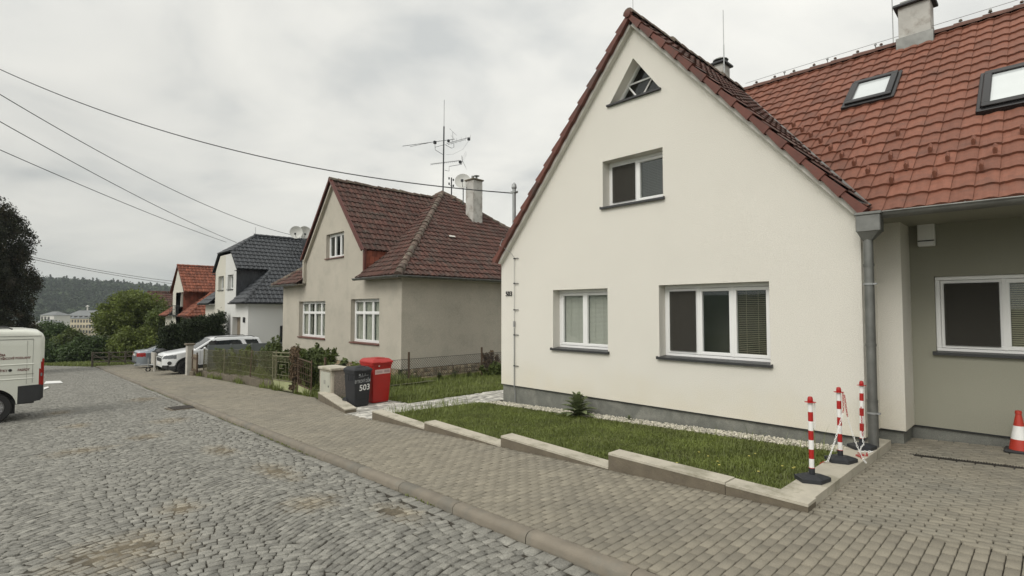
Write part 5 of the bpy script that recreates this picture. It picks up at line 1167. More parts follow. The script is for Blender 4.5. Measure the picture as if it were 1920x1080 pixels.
def trailer():
    zg = SW(34.5); H = empty('car_trailer', (6.9, 34.6, zg), 'small trailer with jockey wheel and black tarpaulin hump between the two parked cars', 'trailer'); z = zg
    m = MB(); m.tube((5.75, 34.25, z+.36), (6.2, 34.2, z+.36), .035, n=8); m.tube((6.2, 34.2, z+.36), (6.7, 33.7, z+.38), .03, n=8); m.tube((6.2, 34.2, z+.36), (6.7, 34.8, z+.38), .03, n=8); m.box(5.6, 5.85, 34.22, 34.32, z+.32, z+.45, .02); m.build('drawbar', grey_met, H)
    m = MB(); m.tube((6.2, 34.1, z+.2), (6.2, 34.1, z+.75), .025, n=8); j = m.build('jockey_post', grey_met, H); m = MB(); m.lathe([(.07, -.035), (.12, -.035), (.12, .035), (.07, .035)], (6.2, 34.1, z+.12), 18, T=Matrix.Rotation(math.pi/2, 4, 'X'), cap=False); m.build('jockey_wheel', tyrem, j)
    m = MB(); m.box(6.45, 6.50, 33.6, 34.9, z+.35, z+1.0, .01); m.box(6.50, 8.4, 33.6, 33.65, z+.35, z+.8, .01); m.box(6.5, 8.4, 34.85, 34.9, z+.35, z+.8, .01); m.box(6.5, 8.4, 33.66, 34.84, z+.36, z+.4); m.build('box_side', pillm, H)
    m = MB(); m.tube((6.40, 33.62, z+.05), (6.40, 33.62, z+1.05), .05, n=8); m.build('post', pillm, H)
    m = MB(); m.lathe([(.0, .0), (.26, .02), (.30, .12), (.25, .24), (.12, .31), (0, .32)], (6.75, 33.95, z+.92), 16); m.build('tarpaulin', blackpl, H, 60)
    for y in (33.5, 35.0):
        m = MB(); m.lathe([(.15, -.08), (.28, -.08), (.28, .08), (.15, .08)], (7.5, y, z+.28), 20, T=Matrix.Rotation(math.pi/2, 4, 'X'), cap=False); m.lathe([(.0, -.02), (.16, -.03), (.16, .03), (0, .02)], (7.5, y, z+.28), 20, T=Matrix.Rotation(math.pi/2, 4, 'X')); m.build('wheel', tyrem, H)
    H.location.x -= .55
trailer()

# ================================================================== BINS, CABINET
def wheelie(name, label, loc, w_, d_, h_, bm, deco, rz=0, group='wheelie bins on the path'):
    H = empty(name, (0, 0, 0), label, 'bin', group); b = MB(); hb = h_*.90; tp = .80     # front faces -y
    bw, bd_ = w_*tp, d_*.74; r_ = .03
    def rr(w0, d0, yo, z, k=5):
        pts = []
        for (sx, sy, a0) in ((1, -1, -90), (1, 1, 0), (-1, 1, 90), (-1, -1, 180)):
            for i in range(k): a = math.radians(a0+90*i/(k-1)); pts.append(V((sx*(w0/2-r_)+r_*math.cos(a), yo+sy*(d0/2-r_)+r_*math.sin(a), z)))
        return pts
    secs = [rr(bw, bd_, 0, .02), rr(bw+.01, bd_+.01, 0, .06), rr(w_*.955, d_*.90, .0, hb*.86), rr(w_*.955, d_*.90, 0, hb*.865), rr(w_*.93, d_*.88, 0, hb*.87), rr(w_*.94, d_*.89, 0, hb-.05), rr(w_*1.0, d_*.97, 0, hb-.045), rr(w_*1.0, d_*.97, 0, hb)]
    n = len(secs[0]); vs = [p for s_ in secs for p in s_]; b.add(vs, [(i*n+j, i*n+(j+1) % n, (i+1)*n+(j+1) % n, (i+1)*n+j) for i in range(len(secs)-1) for j in range(n)]+[tuple(range(n))[::-1], tuple(range((len(secs)-1)*n, len(secs)*n))], .5)
    for s_ in (-1, 1):
        for q in (.30, .14, -.05): b.box(s_*w_*.455, s_*w_*.495, -d_*q-.012, -d_*q+.012, hb*.74, hb-.045, .004)
    for q in (-.42, .42, 0): b.box(w_*q-.012, w_*q+.012, -d_*.475, -d_*.43, hb-.10, hb-.045, .004)
    b.build('body', bm, H, 40)
    l = MB(); secs = [rr(w_*1.04, d_*1.02, -.01, hb+.004), rr(w_*1.05, d_*1.03, -.01, hb+.03), rr(w_*1.0, d_*.98, 0, hb+.05), rr(w_*.86, d_*.84, .01, h_-.012), rr(w_*.78, d_*.76, .01, h_)]
    vs = [p for s_ in secs for p in s_]; l.add(vs, [(i*n+j, i*n+(j+1) % n, (i+1)*n+(j+1) % n, (i+1)*n+j) for i in range(4) for j in range(n)]+[tuple(range(n))[::-1], tuple(range(4*n, 5*n))], .5)
    l.box(-w_*.15, w_*.15, -d_*.54-.02, -d_*.5, hb+.0, hb+.028, .006); lo = l.build('lid', bm, H, 40)
    k = MB(); k.box(-w_*.22, w_*.22, -d_*.34, -d_*.20, h_-.004, h_+.016, .006); k.build('lid_grip', bm, lo)
    k = MB(); k.tube((-w_*.4, d_*.53, hb-.03), (w_*.4, d_*.53, hb-.03), .016, n=8); k.tube((-w_*.4, d_*.44, hb-.03), (-w_*.4, d_*.53, hb-.03), .016, n=8); k.tube((w_*.4, d_*.44, hb-.03), (w_*.4, d_*.53, hb-.03), .016, n=8); k.build('handle', bm, H)
    for s_ in (-1, 1):
        k = MB(); k.lathe([(.04, -.025), (.095, -.025), (.1, -.015), (.1, .015), (.095, .025), (0.0, .022)], (s_*(w_*.5-.02), d_*.36, .1), 20, T=Matrix.Rotation(math.pi/2, 4, 'Y')); k.build('wheel', rubber, H, 40)
    # deco receives a function that maps (x, z) on the sloped front face to a point
    def F(x, z, off=.004):
        t = (z-.06)/(hb*.86-.06); return V((x, -(bd_+.01)/2*(1-t)-(d_*.90)/2*t-off, z))
    deco(H, F); H.location = loc; H.rotation_euler = (0, 0, rz); return H
def ontext(H, name, s_, size, F, x, z, m, off=.0, sx=1., lean=0):
    t = MB(); up = (F(0, .7)-F(0, .3)).normalized(); t.text(s_, size, F(x, z), V((math.cos(lean), 0, math.sin(lean))), up, off=off, sx=sx); t.build(name, m, H)
def deco_black(H, F):
    ontext(H, 'painted_number', '503', .185, F, -.085, .365, txtwh, off=.003, sx=1.0, lean=.06)
    ontext(H, 'painted_name', 'BYTKOVÝ DŮM', .105, F, -.20, .54, txtgrey, off=.0015, sx=.54, lean=.03)
    t = MB(); up = (F(0, .7)-F(0, .3)).normalized(); xx = V((1, 0, 0))
    def ln(x0, z0, x1, z1, w_=.004):
        a = F(x0, z0, .005); b_ = F(x1, z1, .005); t.tube(a, b_, w_, n=4)
    ln(-.02, .70, -.02, .78); ln(.05, .70, .05, .78); ln(-.02, .78, .05, .78); ln(-.08, .695, .14, .705, .003); ln(-.11, .675, .03, .68, .003)
    t.lathe([(.022, 0), (0, .006)], F(-.085, .725, .003), 10, T=Matrix.Rotation(math.pi/2, 4, 'X')); t.build('crest_print', txtgrey, H)
    t = MB(); a, b_, c, d = F(-.12, .30, .003), F(.15, .31, .003), F(.15, .20, .003), F(-.12, .19, .003)
    for p, q in ((a, b_), (b_, c), (c, d), (d, a)): t.tube(p, q, .003, n=4)
    t.build('moulded_panel', binblack, H)
def deco_red(H, F):
    t = MB(); P = [F(-.19, .79, .004), F(.22, .80, .004), F(.22, .69, .004), F(-.19, .68, .004)]; t.prism(P[::-1], (0, .002, 0)); st = t.build('sticker', stickm, H)
    t = MB()
    for i in range(9):
        x = -.15+i*.018; t.tube(F(x, .71, .006), F(x, .76, .006), .003, n=4)
    for i in range(8):
        x = .06+i*.019; t.tube(F(x, .715, .006), F(x+.008*(i % 2), .775, .006), .0045, n=4)
    t.build('sticker_print', stickdk, st)
    t = MB(); t.lathe([(.02, 0), (.018, .01), (0, .012)], F(-.09, .875, .0), 12, T=Matrix.Rotation(math.pi/2, 4, 'X')); t.build('chip_nest', farwhite, H)
wheelie('wheelie_bin', 'anthracite wheelie bin with white painted number 503, beside the electricity cabinet', (5.84, 11.12, SW(11.12)), .45, .50, .89, binblack, deco_black, .05)
wheelie('wheelie_bin', 'bright red wheelie bin with pale sticker, beside the anthracite bin', (6.44, 11.36, SW(11.3)), .54, .62, 1.04, binred, deco_red, .03)
def cabinet():
    z0 = SW(12.9)-.05; H = empty('electricity_cabinet', (6.12, 12.9, z0), 'grey pebbledash electricity cabinet with white metal door and concrete cap beside the dark bin', 'cabinet'); y0, y1, x0, x1 = 12.56, 13.22, 5.90, 6.30
    m = MB(); m.box(x0, x1, y0, y1, z0, z0+.80, .012); m.build('body', peb, H)
    m = MB(); m.box(x0-.012, x0+.01, y0-.002, y0+.05, z0, z0+.80, .005); m.box(x0-.012, x0+.01, y1-.05, y1+.002, z0, z0+.80, .005); m.box(x0-.012, x0+.01, y0+.05, y1-.05, z0, z0+.13, .005); m.box(x0-.012, x0+.01, y0+.05, y1-.05, z0+.76, z0+.80, .004); m.box(x0+.01, x0+.06, y0-.012, y0+.0, z0, z0+.80, .004); m.build('frame', conc, H)
    m = MB(); m.box(x0-.055, x1+.05, y0-.055, y1+.055, z0+.80, z0+.875, .018); m.build('cap', conc, H)
    m = MB(); m.box(x0-.022, x0-.001, y0+.06, y1-.06, z0+.14, z0+.75, .006); d = m.build('door', boxm, H)
    m = MB(); m.box(x0-.026, x0-.021, y0+.10, y1-.10, z0+.18, z0+.71, .002); m.build('door_panel', boxm, d)
    m = MB(); m.box(x0-.030, x0-.026, y0+.30, y0+.40, z0+.45, z0+.55); m.build('warning_label', mat('grey_label', (.28, .28, .25), .6), d)
    m = MB(); m.box(x0-.034, x0-.024, y0+.12, y0+.15, z0+.38, z0+.43, .003); m.build('door_lock', dkmetal, d)
cabinet()

# ================================================================== BOLLARDS, CHAINS, CONE
def bollard_proto():
    H = empty('chain_post', (0, 0, 0), '', 'bollard', 'red and white plastic chain posts on the slab'); b = MB()
    P = [(-.13, -.08), (.02, -.13), (.17, -.02), (.17, .02), (.02, .13), (-.13, .08)]
    n = 6; lo = [V((x*1.0, y, 0)) for x, y in P]; mi = [V((x, y, .035)) for x, y in P]; hi = [V((x*.45, y*.45, .065)) for x, y in P]
    b.add(lo+mi+hi, [(i, (i+1) % n, n+(i+1) % n, n+i) for i in range(n)]+[(n+i, n+(i+1) % n, 2*n+(i+1) % n, 2*n+i) for i in range(n)]+[tuple(range(n))[::-1], tuple(range(2*n, 3*n))]); b.tube((0, 0, .06), (0, 0, .12), .028, n=14); b.build('base', rubber, H)
    z = .12; seg = .0895; red = MB()
    red.tube((0, 0, .112), (0, 0, .125), .0265, n=16); red.build('red_collar', pvcred, H, 40)
    for i in range(7):
        w_ = MB(); w_.tube((0, 0, z), (0, 0, z+seg), .0225, n=16); w_.build(*(('white_band', pvcwhite) if i % 2 == 0 else ('red_band', pvcred)), H, 40); z += seg
    c = MB(); c.lathe([(.0225, 0), (.025, .004), (.024, .035), (.018, .055), (0, .06)], (0, 0, z), 16); c.lathe([(.027, .0), (.05, .002), (.05, .006), (.027, .008)], (0, 0, z), 16, cap=False) ; c.build('cap', pvcred, H, 40); return H
BP = bollard_proto(); bl = []
for i, ((x, y), rz, lab) in enumerate([((5.64, 1.68), math.radians(-46), 'nearest red and white chain post, at the pavement corner of the slab'), ((6.60, 1.68), math.radians(-50), 'middle red and white chain post with white and red chains hanging down both sides'), ((7.42, 1.66), math.radians(-45), 'farthest red and white chain post, right in front of the grey downpipe')]):
    h = BP if i == 0 else copy_tree(BP); h.location = (x, y, .106-(x-5.15)*.008); h.rotation_euler = (0, [.0, .0, .02][i], rz); h['label'] = lab; bl.append(V(h.location))
def chain(pts, nred0, nred1, label, origin):
    """real links along the polyline; the first nred0 and last nred1 links are red"""
    P = [V(p) for p in pts]; seg = [(b_-a).length for a, b_ in zip(P, P[1:])]; L = sum(seg); n = int(L/.026); w_ = MB(); r_ = MB()
    def pos(s):
        for a, b_, l in zip(P, P[1:], seg):
            if s <= l: return a+(b_-a)*(s/l), (b_-a).normalized()
            s -= l
        return P[-1], (P[-1]-P[-2]).normalized()
    for i in range(n):
        c, d = pos((i+.5)*L/n); s1 = d.cross(V((0, 0, 1)) if abs(d.z) < .9 else V((.7, .7, 0))).normalized(); s2 = d.cross(s1); s = s1 if i % 2 else s2
        a_ = [c+d*(.0162*math.cos(t))+s*(.008*math.sin(t)) for t in [2*math.pi*k/8 for k in range(8)]]
        (r_ if (i < nred0 or i >= n-nred1) else w_).path(a_, .0028, 4, closed=True)
    H = empty('plastic_chain', origin, label, 'chain')
    if w_.v: w_.build('white_links', pvcwhite, H)
    if r_.v: r_.build('red_links', pvcred, H)
q = bl[1]; rt = V((.72, -.69, 0)); bk = V((-.69, -.72, 0)); tp_ = q+V((0, 0, .745))
def arcpts(a, b_, sag, n=14): return [a+(b_-a)*(i/n)-V((0, 0, 4*sag*(i/n)*(1-i/n))) for i in range(n+1)]
chain([tp_+bk*.04+rt*.02]+arcpts(tp_+bk*.045+rt*.02-V((0, 0, .18)), q-rt*.20+bk*.10+V((0, 0, .03)), .03)[:]+[q-rt*.23+bk*.02+V((0, 0, -.01)), q-rt*.26+bk*.06+V((0, 0, -.03))], 8, 4, 'white and red chain falling from the middle chain post to its left', tp_)
chain([tp_+bk*.05+rt*.03-V((0, 0, .02)), tp_+bk*.05+rt*.05-V((0, 0, .2))]+arcpts(tp_+bk*.05+rt*.06-V((0, 0, .26)), q+rt*.24+bk*.06+V((0, 0, .0)), .06)+[q+V((.30, -.13, .008)), q+V((.38, -.06, .006)), q+V((.46, -.12, .006)), q+V((.50, -.05, .006))], 9, 12, 'chain hanging from the middle chain post to its right and lying on the slab edge', tp_)
q3 = bl[2]; t3 = q3+V((0, 0, .5))
chain([t3+bk*.035-rt*.02, q3+bk*.05-rt*.02+V((0, 0, .12)), q3+bk*.08-rt*.03+V((0, 0, .07)), q3+bk*.13-rt*.09+V((0, 0, .055)), q3+V((-.20, -.02, .006)), q3+V((-.10, -.12, .006)), q3+V((-.24, -.10, .006)), q3+V((-.36, -.13, .008)), q3+V((-.42, -.06, .008))], 13, 9, 'chain hanging down the farthest chain post and curled on the slab', t3)
q1 = bl[0]; chain([q1+V((0, 0, .745))+rt*.032+bk*.01, q1+V((0, 0, .725))+rt*.045, q1+V((0, 0, .50))+rt*.030+bk*.012], 0, 0, 'short white chain end hanging behind the nearest chain post', q1+V((0, 0, .8)))
def cone():
    c = onX(1912, 838, 8.90); c.z = DW(8.9, c.y); H = empty('traffic_cone', c, 'red and white traffic cone on dark base in front of the olive wall', 'traffic cone')
    m = MB(); m.box(c.x-.14, c.x+.14, c.y-.14, c.y+.14, c.z, c.z+.035, .012); m.build('base', blackpl, H); b = MB(); w_ = MB()
    R = lambda z: .105-(.105-.028)*(z/.46)
    for (z0, z1, mm) in ((.03, .16, b), (.16, .32, w_), (.32, .46, b)): mm.lathe([(R(z0), z0), (R(z1), z1)], c, 24, cap=False)
    tp2 = MB(); tp2.lathe([(.028, .46), (.034, .465), (.030, .50), (.012, .505), (0, .50)], c, 20); tp2.build('cone_tip', orangepl, H, 40); b.build('cone_body', orangepl, H, 40); w_.build('reflective_band', pvcwhite, H, 40)
cone()
# ================================================================== FENCES AND GATES
def fxx(y): return 6.02+.026*(y-13.5)
def garden_fence():
    y0, y1 = 17.45, 27.2; H = empty('garden_fence', (fxx(y0), y0, SW(y0)), 'rusty green wire mesh garden fence on a low dark stone footing between gate and pillar', 'fence')
    b = MB(); y = y0; 
    while y < y1-.2:
        L = random.uniform(1.3, 1.9); ye = min(y+L, y1); hh = random.uniform(.13, .17); x = fxx(y)+.1; b.prism([V((x, y+.01, SW(y)-.2)), V((x+.26, y+.01, SW(y)-.2)), V((x+.26+.026*L, ye, SW(y)-.2)), V((x+.026*L, ye, SW(y)-.2))], (0, 0, .2+hh)); y = ye
    b.build('stone_footing', concdk, H)
    ps = [(17.5, 0, 0), (20.15, 0, .10), (23.6, 0, 0), (27.0, 0, 0)]
    for (y, a, lean) in ps:
        m = MB(); x = fxx(y)+.2; m.tube((x, y, SW(y)), (x+.02, y+lean*-1, SW(y)+1.2), .024, n=8); m.build('post', rust if lean else fencegr, H)
    m = MB(); z = lambda y, h: SW(y)+.14+h
    for h in (.0, .25, .5, .75, 1.02):
        m.path([V((fxx(y)+.2, y, z(y, h)-(.03*math.sin((y-17.5)*1.0) if h else 0))) for y in [17.5+i*.5 for i in range(20)]], .005, 4)
    n = 0; s_ = .115
    a = 17.5-1.02
    while a < 27.0:                      # diamond mesh, both diagonals
        for sg in (1, -1):
            ya, yb = (a, a+1.02) if sg > 0 else (a+1.02, a); t0, t1 = 0., 1.
            def at_(t): y = ya+(yb-ya)*t; return V((fxx(y)+.2, y, z(y, 1.02*t)))
            lo_, hi_ = 17.5, 27.0
            if ya < lo_: t0 = max(t0, (lo_-ya)/(yb-ya)) if yb > ya else t0
            if ya > hi_ and yb < ya: t0 = max(t0, (ya-hi_)/(ya-yb))
            if yb > hi_: t1 = min(t1, (hi_-ya)/(yb-ya))
            if yb < lo_: t1 = min(t1, (ya-lo_)/(ya-yb))
            if t1 > t0: m.tube(at_(t0), at_(t1), .0045, n=3, cap=False)
        a += s_
    m.build('wire_mesh', fencegr, H)
garden_fence()
def gate():
    ya, yb = 17.25, 15.55; H = empty('garden_gate', (6.1, 16.4, SW(16.4)), 'light green iron garden gate with geometric bars and a plain lower panel', 'gate'); x = 6.12
    def Q(u, h): y = ya+(yb-ya)*u; return V((x+.03*(1-u), y, SW(ya)+(SW(yb)-SW(ya))*u*.9+h))
    m = MB()
    for (a, b_) in (((0, .02), (0, 1.14)), ((1, .02), (1, 1.14)), ((0, 1.14), (1, 1.14)), ((0, .02), (1, .02)), ((0, .30), (1, .30)), ((0, 1.03), (1, 1.03))): m.tube(Q(*a), Q(*b_), .018, n=6)
    m.build('gate_frame', fencegr, H)
    m = MB()
    for i in range(1, 14):
        u = i/14; lo = .30
        if 3 <= i <= 11: 
            m.tube(Q(u, .86), Q(u, 1.03), .006, n=4)
            if i in (3, 11): m.tube(Q(u, .46), Q(u, .86), .008, n=4)
            m.tube(Q(u, .30), Q(u, .46), .006, n=4) if i % 2 else None
        else: m.tube(Q(u, .30), Q(u, 1.03), .006, n=4)
    for (a, b_) in (((.22, .86), (.79, .86)), ((.22, .46), (.79, .46)), ((.35, .78), (.65, .78)), ((.65, .78), (.65, .56)), ((.35, .78), (.35, .66)), ((.35, .66), (.55, .66)), ((.45, .56), (.65, .56)), ((.45, .56), (.45, .46))): m.tube(Q(*a), Q(*b_), .008, n=4)
    m.build('gate_bars', fencegr, H)
    m = MB(); m.prism([Q(.02, .04), Q(.98, .04), Q(.98, .29), Q(.02, .29)], (.01, 0, 0)); m.build('gate_panel', gatepl, H)
gate()
def gate2():
    ya, yb = 14.95, 14.05; H = empty('fence_panel', (6.05, 14.5, SW(14.5)), 'narrow rusty iron fence panel beside the overgrown post and the cabinet', 'fence'); x = 6.02
    def Q(u, h): y = ya+(yb-ya)*u; return V((x, y, SW(14.5)+h-.06*(u-.5)))
    m = MB()
    for (a, b_) in (((0, 0), (0, 1.02)), ((1, 0), (1, 1.02)), ((0, .95), (1, .95)), ((0, .22), (1, .22))): m.tube(Q(*a), Q(*b_), .018, n=6)
    for i in range(1, 7): m.tube(Q(i/7, .22), Q(i/7, .95), .006, n=4)
    for h in (.40, .58, .76): m.tube(Q(0, h), Q(1, h), .006, n=4)
    m.build('panel_frame', rust, H); m = MB(); m.prism([Q(.02, .02), Q(.98, .02), Q(.98, .20), Q(.02, .20)], (.01, 0, 0)); m.build('lower_panel', gatepl, H)
    m = MB(); m.tube((6.08, 15.25, SW(15.2)), (6.10, 15.25, SW(15.2)+1.15), .05, n=8); tag(m.build('gate_post', rust, origin=(6.08, 15.25, SW(15.2))), 'rusty post overgrown with dead vine between the iron gate and the narrow panel', 'post')
gate2()
def chain_fence():
    yy = 14.05; H = empty('chain_link_fence', (6.4, yy, SW(yy)), 'low chain link fence with dark posts along the side of the roughcast house', 'fence'); x0, x1, z0, z1 = 6.35, 15.5, -.38, .20
    m = MB(); 
    for z in (z0, z1): m.tube((x0, yy, z), (x1, yy, z), .006, n=4)
    s_ = .085; h = z1-z0; a = x0-h
    while a < x1:
        for (xa, xb) in ((a, a+h), (a+h, a)):
            t0, t1 = 0., 1.; d = xb-xa
            for lim, side in ((x0, 1), (x1, -1)):
                fa, fb = (xa-lim)*side, (xb-lim)*side
                if fa < 0 and fb < 0: t0 = 1; t1 = 0
                elif fa < 0: t0 = max(t0, -fa/(fb-fa))
                elif fb < 0: t1 = min(t1, fa/(fa-fb))
            if t1 > t0: m.tube((xa+d*t0, yy, z0+h*t0), (xa+d*t1, yy, z0+h*t1), .0045, n=3, cap=False)
        a += s_
    m.build('chain_link', dkmetal, H)
    for x in (6.4, 9.10, 12.09, 15.0):
        m = MB(); m.box(x-.025, x+.025, yy-.025, yy+.025, SW(yy)-.1, .42, .004); m.build('post', rust, H)
    m = MB(); m.box(6.3, 7.9, 14.15, 14.2, -.28, .12); tag(m.build('garden_board', woodm, origin=(7, 14.2, -.3)), 'weathered board leaning behind the cabinet and bins', 'board')
chain_fence()
def sheet_fence():
    H = empty('sheet_fence', (9.5, 27.5, SW(27.5)), 'grey blue sheet metal fence behind the garden shrubs and in front of the white car', 'fence'); m = MB(); x = 6.9
    while x < 13.4: m.box(x, x+.94, 27.48, 27.51, -1.05, .07, .003); x += .955
    m.build('sheet_panel', greysht, H); x = 6.87; m = MB()
    while x < 13.6: m.box(x-.02, x+.05, 27.46, 27.53, -1.2, .10, .004); x += .955
    m.build('post', greysht, H)
sheet_fence()
def pillar():
    x, y = 6.22, 27.95; z = SW(y); H = empty('concrete_pillar', (x, y, z), 'pale concrete gate pillar with dark flat cap in front of the white car', 'pillar'); m = MB(); m.box(x-.13, x+.13, y-.15, y+.15, z-.1, z+1.38, .012); m.build('shaft', pillm, H); m = MB(); m.box(x-.19, x+.19, y-.2, y+.2, z+1.38, z+1.46, .015); m.build('cap', concdk, H)
    m = MB(); m.box(x-.05, x+.4, y-.8, y-.25, z-.1, z+.22, .03); tag(m.build('stone_block', concdk, origin=(x, y-.5, z)), 'dark stone block at the foot of the pale pillar', 'stone')
    H = empty('timber_gate', (6.35, 27.2, z), 'weathered brown timber gate between the pale pillar and the mesh fence', 'gate')
    for i in range(4): m = MB(); yy = 27.55-i*.22; m.box(6.28, 6.31, yy-.09, yy+.09, z+.12, z+.98+.02*(i % 2), .005); m.build('board', brownpill, H)
    m = MB(); m.box(6.24, 6.29, 26.75, 27.68, z+.25, z+.33); m.box(6.24, 6.29, 26.75, 27.68, z+.78, z+.86); m.tube((6.26, 27.62, z), (6.26, 27.62, z+1.18), .022, n=6); m.tube((6.26, 26.8, z), (6.26, 26.8, z+1.1), .03, n=6); m.build('gate_frame', rust, H)
pillar()
def rail_fence():
    H = empty('wooden_rail_fence', (5.4, 47.5, SW(47.5)), 'weathered wooden rail fence at the end of the street left of the silver car', 'fence'); z = SW(47)-.1
    pts = [V((4.6, 47.9, z)), V((5.5, 47.5, z)), V((6.4, 47.1, z)), V((7.3, 46.7, z))]
    for p in pts: m = MB(); m.box(p.x-.06, p.x+.06, p.y-.06, p.y+.06, z-.1, z+1.05, .01); m.build('post', woodm, H)
    for a, b_ in zip(pts, pts[1:]):
        for h in (.97, .65, .33): m = MB(); m.tube(a+V((0, 0, h)), b_+V((0, 0, h)), .045, n=6); m.build('rail', woodm, H)
        m = MB(); m.tube(a+V((0, 0, .9)), b_+V((0, 0, .3)), .04, n=6); m.build('rail', woodm, H)
rail_fence()

# ================================================================== PLANTS
def leaves(name, m, parent, blobs, n, size, flat=.0, up=.3, shell=.55, seed=1, origin=None, clump=0):
    """n leaf quads spread through ellipsoidal blobs (cx,cy,cz,rx,ry,rz)"""
    r = np.random.default_rng(seed); B = np.array(blobs, float); vol = B[:, 3]*B[:, 4]*B[:, 5]; vol = vol**.7
    idx = r.choice(len(B), n, p=vol/vol.sum()); d = r.normal(size=(n, 3)); d /= np.linalg.norm(d, axis=1)[:, None]
    rad = (shell+(1-shell)*r.random(n)**.6)*(1+.12*r.normal(size=n)); c = B[idx, :3]+d*rad[:, None]*B[idx, 3:6]
    if clump:
        k = max(1, n//clump); cc = c[r.integers(0, n, k)]; ci = r.integers(0, k, n); c = cc[ci]+r.normal(size=(n, 3))*size*1.6; tone = r.random(k)[ci]
    else: tone = .5+.5*(r.random(n)-.5)
    nr = d*.8+r.normal(size=(n, 3))*.7+np.array([0, 0, up]); nr /= np.linalg.norm(nr, axis=1)[:, None]
    a = np.cross(nr, r.normal(size=(n, 3))); a /= np.linalg.norm(a, axis=1)[:, None]; b_ = np.cross(nr, a); s = size*r.uniform(.55, 1.25, n)[:, None]
    v = np.stack([c-a*s, c-b_*s*.55, c+a*s, c+b_*s*.55], 1).reshape(-1, 3); q = np.arange(4*n).reshape(-1, 4)
    tri = np.concatenate([q[:, [0, 1, 2]], q[:, [0, 2, 3]]], 0); rr = np.concatenate([.25*r.random(n)+.75*tone]*2)
    return npmesh(name, v, tri, rr, m, parent, origin)
def tree(name, label, cat, base, blobs, n, size, m, trunk_r=.15, group=None, seed=1, clump=26, shell=.5, branches=True):
    H = empty(name, base, label, cat, group); leaves('crown', m, H, blobs, n, size, seed=seed, clump=clump, shell=shell)
    t = MB(); top = V(blobs[0][:3]); b0 = V(base); mid = b0+(top-b0)*.45+V((random.uniform(-.1, .1), random.uniform(-.1, .1), 0))
    t.path([b0-V((0, 0, .2)), b0+(mid-b0)*.5, mid, top], lambda s: trunk_r*(1-.75*s), 8)
    for bl_ in blobs[1:9]: c = V(bl_[:3]); t.path([mid+(top-mid)*random.uniform(-.2, .4), mid.lerp(c, .5)+V((0, 0, .1)), c], lambda s: trunk_r*.45*(1-.8*s), 6)
    t.build('trunk', barkm, H, 60); return H
def blobcloud(c, R, n, rs, seed, zs=1.):
    r = random.Random(seed); o = []
    for i in range(n):
        a = r.uniform(0, 2*math.pi); u = r.uniform(-1, 1); k = r.uniform(.45, 1.)**.6; h = math.sqrt(1-u*u)
        q = r.uniform(*rs); o.append((c[0]+R[0]*k*h*math.cos(a), c[1]+R[1]*k*h*math.sin(a), c[2]+R[2]*k*u, q, q, q*zs))
    return o
# dark conifer behind the van
def conifer():
    c = at(-44, 560, 31); bx, by = c.x, c.y; zb = G(by)-.1; H = empty('conifer', (bx, by, zb), 'tall dark brownish green conifer rising behind the white van', 'tree'); bl_ = []; r = random.Random(5); ztop = at(20, 368, 31).z
    z = zb+1.2
    while z < ztop:
        f = (z-zb)/(ztop-zb); R = 2.6*max(0, 1-f**7)**.7*(.93+.10*math.sin(z*2.3))*(.82+.18*min(1, f*3))+.15
        k = max(5, int(R*6.5))
        for i in range(k): a = 2*math.pi*(i+r.random())/k; q = r.uniform(.26, .42); rr_ = R*r.uniform(.80, 1.0); bl_.append((bx+rr_*math.cos(a), by+rr_*math.sin(a), z+r.uniform(-.2, .25), q, q, q*1.35))
        z += .42
    for i in range(60): z_ = r.uniform(zb+1, ztop-1); f = (z_-zb)/(ztop-zb); R = 2.0*max(0, 1-f**7)**.7; a = r.uniform(0, 6.28); bl_.append((bx+R*.6*math.cos(a), by+R*.6*math.sin(a), z_, .9, .9, 1.2))
    leaves('crown', conim, H, bl_, 200000, .06, seed=5, clump=14, up=.6, shell=.6)
    t = MB(); t.path([(bx, by, zb-.2), (bx, by, zb+4), (bx, by, ztop-.8)], lambda s: .35*(1-.85*s), 8); t.build('trunk', barkm, H, 60)
conifer()
# bank of trees and bushes closing the street
def px_tree(name, label, cat, px, pytop, pybase, t, rx, m, n, size, seed, nb=12, rz=None, group='trees and bushes at the end of the street', clump=30, shell=.45, trunk=.14):
    top = at(px, pytop, t); zb = float(Hfun(np.array([top.x]), np.array([top.y]))[0]); zlow = at(px, pybase, t).z; zc = (top.z+zlow)/2; rz = (top.z-zlow)/2
    bs = [(top.x, top.y, zc, rx*.75, rx*.75, rz*.85)]+blobcloud((top.x, top.y, zc), (rx*.78, rx*.8, rz*.78), nb, (min(rx, rz)*.24, min(rx, rz)*.42), seed, .85)
    return tree(name, label, cat, (top.x, top.y, zb), bs, n, size, m, trunk, group, seed, clump, shell)
px_tree('dark_tree', 'dark rounded tree right beside the conifer, left of the long cream building', 'tree', 98, 598, 680, 52, 1.9, leafdk, 24000, .12, 21, 14)
px_tree('broad_bush', 'broad dark bush at the end of the street below the long cream building', 'bush', 176, 634, 686, 47, 2.8, leafdk, 30000, .12, 22, 16)
px_tree('low_bush', 'low dark bush at the end of the road just right of the white van', 'bush', 105, 640, 690, 49, 2.0, leafdk, 17000, .12, 23, 12)
px_tree('yellow_green_tree', 'tall yellow green tree in front of the red roofed house', 'tree', 262, 545, 640, 50, 3.3, leafyl, 42000, .12, 24, 20, trunk=.2)
px_tree('yellow_green_tree', 'left lower yellow green tree leaning toward the long cream building', 'tree', 226, 566, 640, 52, 2.0, leafyl, 20000, .12, 34, 14)
px_tree('olive_bush', 'wide olive green bush behind the silver car', 'bush', 262, 612, 684, 45, 2.7, leafyl, 34000, .11, 25, 18)
px_tree('dark_bush', 'dark bush between the olive bush and the wooden rail fence', 'bush', 222, 628, 684, 48.5, 2.4, leafm, 26000, .12, 26, 14)
